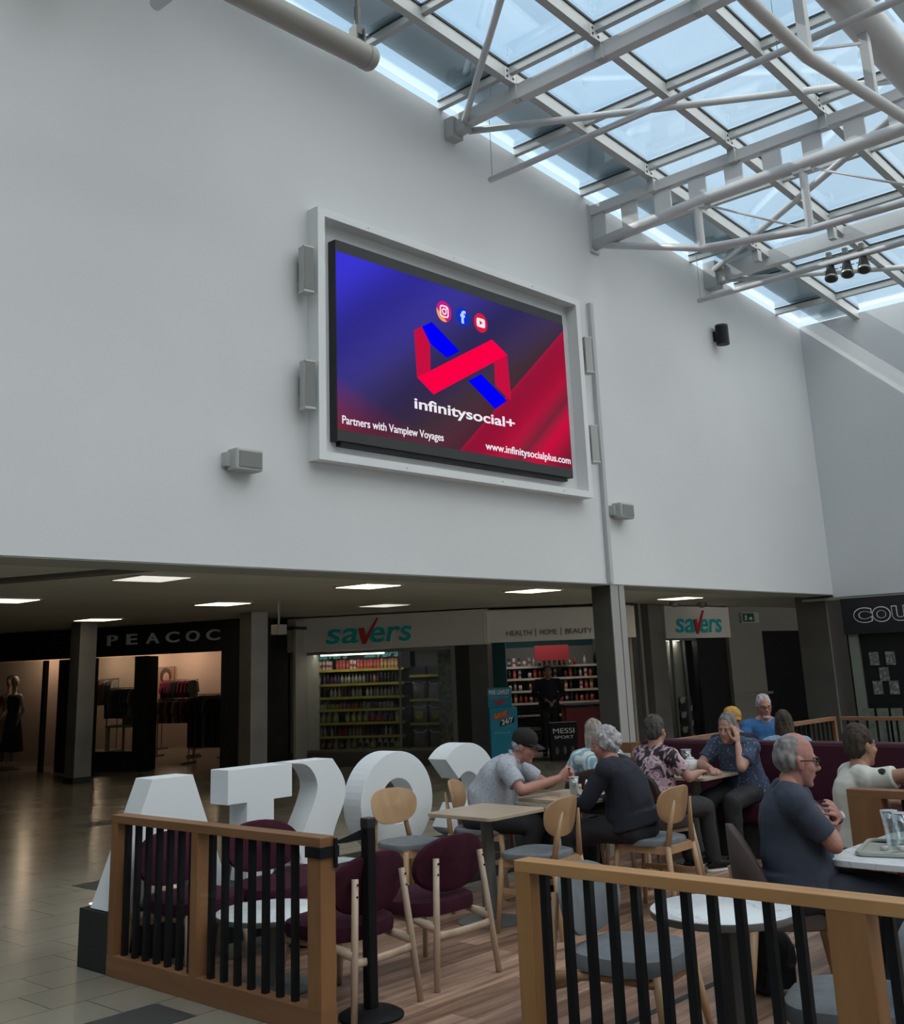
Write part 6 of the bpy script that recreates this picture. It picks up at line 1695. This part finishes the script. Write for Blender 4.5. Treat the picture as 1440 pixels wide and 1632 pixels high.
# 6 the man in blue facing the camera
person('man in a blue shirt with white hair, beard and glasses beyond the booth', (11.08, 5.80, 0), -128, dict(
    skin=SK2, width=1.1, belly=0.04, pelvis=(0, 0, 0.55), neck=(0.04, 0, 1.03), head=dict(yaw=-8, pitch=4, off=(0.03, 0, 0.165), size=0.95),
    arms={'L': dict(el=(0.12, 0.28, 0.78), wr=(0.34, 0.14, 0.76), side=-1), 'R': dict(el=(0.12, -0.28, 0.78), wr=(0.34, -0.14, 0.76))},
    legs=SITL, shirt=M_BLUE, sleeve=0.7, trousers=M_NTROU, hair=('short', H_WHITE), beard=H_WHITE, glasses=M_BLACK, voxel=0.009))
# 7 orange knitted hat
person('person in an orange knitted hat seen from behind beyond the booth', (9.83, 5.45, 0), 40, dict(
    skin=SK1, width=0.9, pelvis=(0, 0, 0.52), neck=(0.03, 0, 0.97), head=dict(yaw=0, pitch=5, off=(0.02, 0, 0.16), size=0.90),
    arms={'L': dict(el=(0.12, 0.25, 0.68), wr=(0.34, 0.14, 0.70), side=-1), 'R': dict(el=(0.12, -0.25, 0.68), wr=(0.34, -0.14, 0.70))},
    legs=SITL, shirt=M_BLKC, sleeve=1.9, trousers=M_DTROU, beanie=mat('orange_knit', (0.52, 0.27, 0.07), 0.9), voxel=0.010))
# 8 brown haired woman, back to the booth
person('woman with long brown hair and a pale blue top seen from behind beyond the booth', (10.05, 5.02, 0), 45, dict(
    skin=SK1, width=0.95, pelvis=(0, 0, 0.54), neck=(0.05, 0, 0.93), head=dict(yaw=-12, pitch=6, off=(0.03, 0, 0.15), size=0.95),
    arms={'L': dict(el=(0.12, 0.26, 0.70), wr=(0.34, 0.14, 0.74), side=-1), 'R': dict(el=(0.12, -0.26, 0.70), wr=(0.34, -0.14, 0.74))},
    legs=SITL, shirt=M_PATL, sleeve=0.7, trousers=M_DTROU, hair=('long', H_BROWN), voxel=0.009))
# 9 the man in the navy shirt, arms crossed
person('grey haired man with glasses in a navy shirt, arms crossed, at the tray table', (5.395, 2.70, 0), -57, dict(
    skin=SK2, width=1.08, belly=0.035, pelvis=(0, 0, 0.57), neck=(-0.02, 0.0, 1.065), bend=(-0.035, 0, 0), shyaw=0,
    head=dict(yaw=10, pitch=6, off=(0.055, 0, 0.148), size=1.0),
    arms={'R': dict(el=(0.14, -0.22, 0.79), wr=(0.15, 0.05, 0.86), hd=(-0.15, 0.9, 0.25), pn=(-1, 0.1, 0.0), curl=0.4, side=-1),
          'L': dict(el=(0.19, 0.21, 0.80), wr=(0.195, -0.03, 0.895), hd=(-0.30, -0.80, 0.45), pn=(-0.85, 0.30, -0.2), curl=0.55, side=1)},
    legs={'L': ((0.44, 0.12, 0.53), (0.40, 0.13, 0.09)), 'R': ((0.43, -0.13, 0.53), (0.36, -0.15, 0.09))},
    shirt=M_NAVY, sleeve=0.80, shirtk=0.024, hem=True, trousers=M_NTROU, hair=('receding', H_GREY), glasses=M_BLACK, watch='L', watchn=(0.8, -0.3, 0.4), voxel=0.0052, brow=H_GREY))
# 10 the man in the white tee, arm on the rail
p10 = person('man with short brown hair in an off white tee, arm stretched along the oak divider', (6.92, 3.03, 0), -40, dict(
    skin=SK3, width=1.05, pelvis=(0, 0, 0.55), neck=(0.02, 0, 1.0), shyaw=-10,
    head=dict(yaw=12, pitch=0, off=(0.035, 0, 0.160), size=0.97),
    arms={'R': dict(el=(0.15, -0.40, 0.965), wr=(0.36, -0.52, 0.945), curl=0.4, side=-1), 'L': dict(el=(0.16, 0.25, 0.76), wr=(0.40, 0.10, 0.74), side=-1)},
    legs=SITL, shirt=M_WTEE, sleeve=0.60, shirtk=0.022, hem=True, trousers=M_NTROU, hair=('short', H_BROWN), voxel=0.0065, brow=H_BROWN))
MB().ell((0.035, -0.285, 0.965), (0.040, 0.055, 0.030), Matrix.Rotation(0.35, 3, 'Z')).build('sleeve_print', ramp_mat('black_white_print', 'noise', 16, [(0.45, (0.02, 0.02, 0.022)), (0.6, (0.35, 0.35, 0.33))], 0.8, interp='CONSTANT'), p10, smooth=True)
MB().ell((0.155, 0.03, 0.74), (0.03, 0.10, 0.08)).build('chest_print', mat('green_print', (0.05, 0.08, 0.06), 0.8), p10, smooth=True)
# 11 person cut by the right edge
person('person in a black sleeveless top with blond hair cut by the right picture edge', (6.97, 2.36, 0), 165, dict(
    skin=SK3, width=0.95, pelvis=(0, 0, 0.55), neck=(0.04, 0, 1.03), head=dict(yaw=0, pitch=4, off=(0.03, 0, 0.165), size=0.93),
    arms={'L': dict(el=(0.20, 0.22, 0.79), wr=(0.42, 0.10, 0.93), side=-1), 'R': dict(el=(0.16, -0.33, 0.93), wr=(0.20, -0.12, 0.80))},
    legs=SITL, shirt=M_BLKC, sleeve=0.45, trousers=M_DTROU, hair=('long', H_BLOND), voxel=0.008))
# 12 the person standing in the shop
pp = at_local(S2, (1.18, 1.25, 0))
person('person in black clothes standing with hands together inside the open shop', (pp.x, pp.y, 0), -135, dict(
    skin=SK3, width=1.05, pelvis=(0, 0, 0.90), neck=(0.0, 0, 1.40), seat=False, bend=(0, 0, 0), head=dict(yaw=0, pitch=0, off=(0.02, 0, 0.165), size=0.95),
    arms={'L': dict(el=(-0.02, 0.27, 1.12), wr=(0.17, 0.08, 0.98), side=-1), 'R': dict(el=(-0.02, -0.27, 1.12), wr=(0.17, -0.06, 0.99))},
    legs={'L': ((0.02, 0.10, 0.48), (0.0, 0.12, 0.085)), 'R': ((0.02, -0.10, 0.48), (0.0, -0.12, 0.085))},
    shirt=M_BLKC, sleeve=1.8, trousers=M_DTROU, hair=('short', H_BROWN), voxel=0.010))

# ================================================================== SMALL THINGS ON THE TABLES
TZ = 0.7105
def glass(lab, x, y, z, h, r0, r1, drink=None, dh=0.8):
    t = thing('drinking_glass', lab, 'glass', (x, y, z))
    MB().lathe([(0, 0), (r0, 0), (r1, h), (r1 - 0.003, h), (r0 - 0.003, 0.008), (0, 0.008)], n=20).build('glass_wall', G_DRINK, t, smooth=True)
    MB().lathe([(r1 - 0.004, h - 0.002), (r1 + 0.001, h - 0.002), (r1 + 0.001, h + 0.001), (r1 - 0.004, h + 0.001)], n=20).build('rim', mat('glass_rim', (0.6, 0.62, 0.62), 0.1), t, smooth=True)
    if drink:
        k_ = r0 + (r1 - r0) * dh - 0.005
        MB().lathe([(0, 0.010), (r0 - 0.005, 0.010), (k_, h * dh), (0, h * dh)], n=20).build('drink', drink, t, smooth=True)
    return t
glass('tall glass of milky drink before the clasped hands of the capped man', 6.93, 5.22, TZ, 0.135, 0.030, 0.040, M_MILK, 0.88)
g2 = glass('tall white printed cup beside the plates of the capped man', 7.13, 5.10, TZ, 0.145, 0.024, 0.043, M_WHITEC, 0.99)
MB().bx(-0.012, 0.012, -0.042, -0.032, 0.045, 0.075).build('cup_print', M_GREYTXT, g2)
for (x, y, r, l) in ((7.02, 5.16, 0.085, 'left'), (7.06, 4.99, 0.075, 'right')):
    o = MB().lathe([(0, 0), (r * 0.6, 0), (r, 0.012), (r, 0.016), (r * 0.6, 0.006), (0, 0.006)], n=30).build('plate', M_WHITEC, smooth=True)
    o.location = (x + 0.0, y, TZ + (0.0 if l == 'left' else 0.0)); tag(o, 'small white plate between the capped man and the dark cardigan, %s one' % l, 'plate')
o = MB().beam((6.98, 5.12, TZ + 0.022), (7.14, 5.19, TZ + 0.022), 0.012, 0.003).build('knife', M_PILLARL); tag(o, 'dark knife lying across the left small plate', 'knife')
o = MB().lathe([(0, 0), (0.014, 0), (0.013, 0.06), (0.006, 0.085), (0, 0.09)], n=12).build('salt_shaker', M_WHITEC, smooth=True); o.location = (7.20, 5.30, TZ); tag(o, 'small white salt shaker behind the plates', 'salt shaker')
# teapot
tp = thing('teapot', 'white china teapot with lid on the pale table', 'teapot', (8.82, 5.35, TZ), R_(-42))
MB().lathe([(0, 0), (0.045, 0), (0.070, 0.025), (0.078, 0.055), (0.066, 0.088), (0.038, 0.102), (0, 0.104)], n=28).build('pot', M_WHITEC, tp, smooth=True)
MB().lathe([(0, 0.100), (0.040, 0.100), (0.030, 0.116), (0.009, 0.122), (0.013, 0.134), (0.0, 0.142)], n=20).build('lid', M_WHITEC, tp, smooth=True)
MB().tube([(-0.062, 0, 0.035), (-0.095, 0, 0.055), (-0.115, 0, 0.098)], [0.020, 0.013, 0.009], 12).build('spout', M_WHITEC, tp, smooth=True)
MB().tube([(0.062, 0, 0.085), (0.098, 0, 0.090), (0.115, 0, 0.062), (0.100, 0, 0.034), (0.066, 0, 0.028)], 0.008, 10).build('handle', M_WHITEC, tp, smooth=True)
glass('tall glass of reddish drink behind the teapot', 8.94, 5.46, TZ, 0.17, 0.038, 0.048, mat('red_drink', (0.16, 0.035, 0.03), 0.4), 0.75)
o = MB().lathe([(0, 0), (0.028, 0), (0.032, 0.02), (0.02, 0.05), (0, 0.055)], n=14).build('milk_jug', M_WHITEC, smooth=True); o.location = (8.72, 5.12, TZ); tag(o, 'tiny white milk jug beside the resting arms', 'jug')
# tray
tr = thing('tray', 'grey plastic tray with rounded rim on the marble table', 'tray', (5.76, 2.36, TZ), R_(14))
M_TRAY = mat('tray_plastic', (0.42, 0.43, 0.38), 0.4)
MB().prism(rrect(0, 0, 0.44, 0.32, 0.04), (0, 0, 0), (1, 0, 0), (0, 1, 0), (0, 0, 1), 0.006).build('tray_base', M_TRAY, tr)
MB().ringprism(rrect(0, 0, 0.46, 0.34, 0.05), rrect(0, 0, 0.42, 0.30, 0.04), (0, 0, 0.004), (1, 0, 0), (0, 1, 0), (0, 0, 1), 0.016).build('rim', M_TRAY, tr, bevel=0.003)
glass('tall empty latte glass on the tray, the back one', 5.86, 2.42, TZ + 0.0065, 0.165, 0.027, 0.043)
glass('tall empty latte glass on the tray, the front one', 5.80, 2.34, TZ + 0.0065, 0.165, 0.027, 0.043, M_MILK, 0.12)
for i, (x, y) in enumerate(((5.70, 2.40), (5.74, 2.33))):
    o = MB().lathe([(0, 0), (0.016, 0), (0.021, 0.016), (0.021, 0.018), (0, 0.014)], n=14).build('milk_pot', M_WHITEC, smooth=True); o.location = (x, y, TZ + 0.0065); tag(o, 'tiny white milk pot on the tray, %s one' % ('back', 'front')[i], 'milk pot')
o = MB().beam((5.60, 2.36, 0), (5.70, 2.30, 0), 0.008, 0.003).ell((5.605, 2.357, 0.001), (0.016, 0.011, 0.004)).build('spoon', M_PILLARL); o.location.z = TZ + 0.009; tag(o, 'small metal spoon lying on the tray', 'spoon')
o = MB().prism(rrect(0, 0, 0.30, 0.10, 0.01), (0, 0, 0), (1, 0, 0), (0, 1, 0), (0, 0, 1), 0.006).build('menu_card', M_WHITEC); o.location = (6.05, 2.52, TZ); tag(o, 'flat pale card lying on the marble table behind the tray', 'card')
# backpack
bk_ = thing('backpack', 'dark backpack on the floor beside the navy shirt man', 'backpack', (5.62, 3.08, 0.007), R_(-20))
bm_ = MB().ell((0, 0, 0.20), (0.12, 0.15, 0.20)).ell((0.02, 0, 0.30), (0.09, 0.12, 0.12)).bx(-0.10, 0.10, -0.12, 0.12, 0.02, 0.12).ell((0.11, 0, 0.16), (0.06, 0.11, 0.12))
bake(bm_, 'bag_body', mat('backpack_cloth', (0.012, 0.013, 0.017), 0.85), bk_, 0.012, 2, (0.012, 12))
MB().tube([(-0.06, 0, 0.36), (-0.08, 0, 0.44), (-0.02, 0, 0.46), (0.03, 0, 0.38)], 0.012, 8).build('grab_handle', M_BLACK, bk_, smooth=True)
for s in (1, -1): MB().tube([(-0.09, s * 0.07, 0.34), (-0.15, s * 0.09, 0.24), (-0.14, s * 0.10, 0.08), (-0.08, s * 0.09, 0.04)], 0.014, 8).build('strap', M_BLACK, bk_, smooth=True)
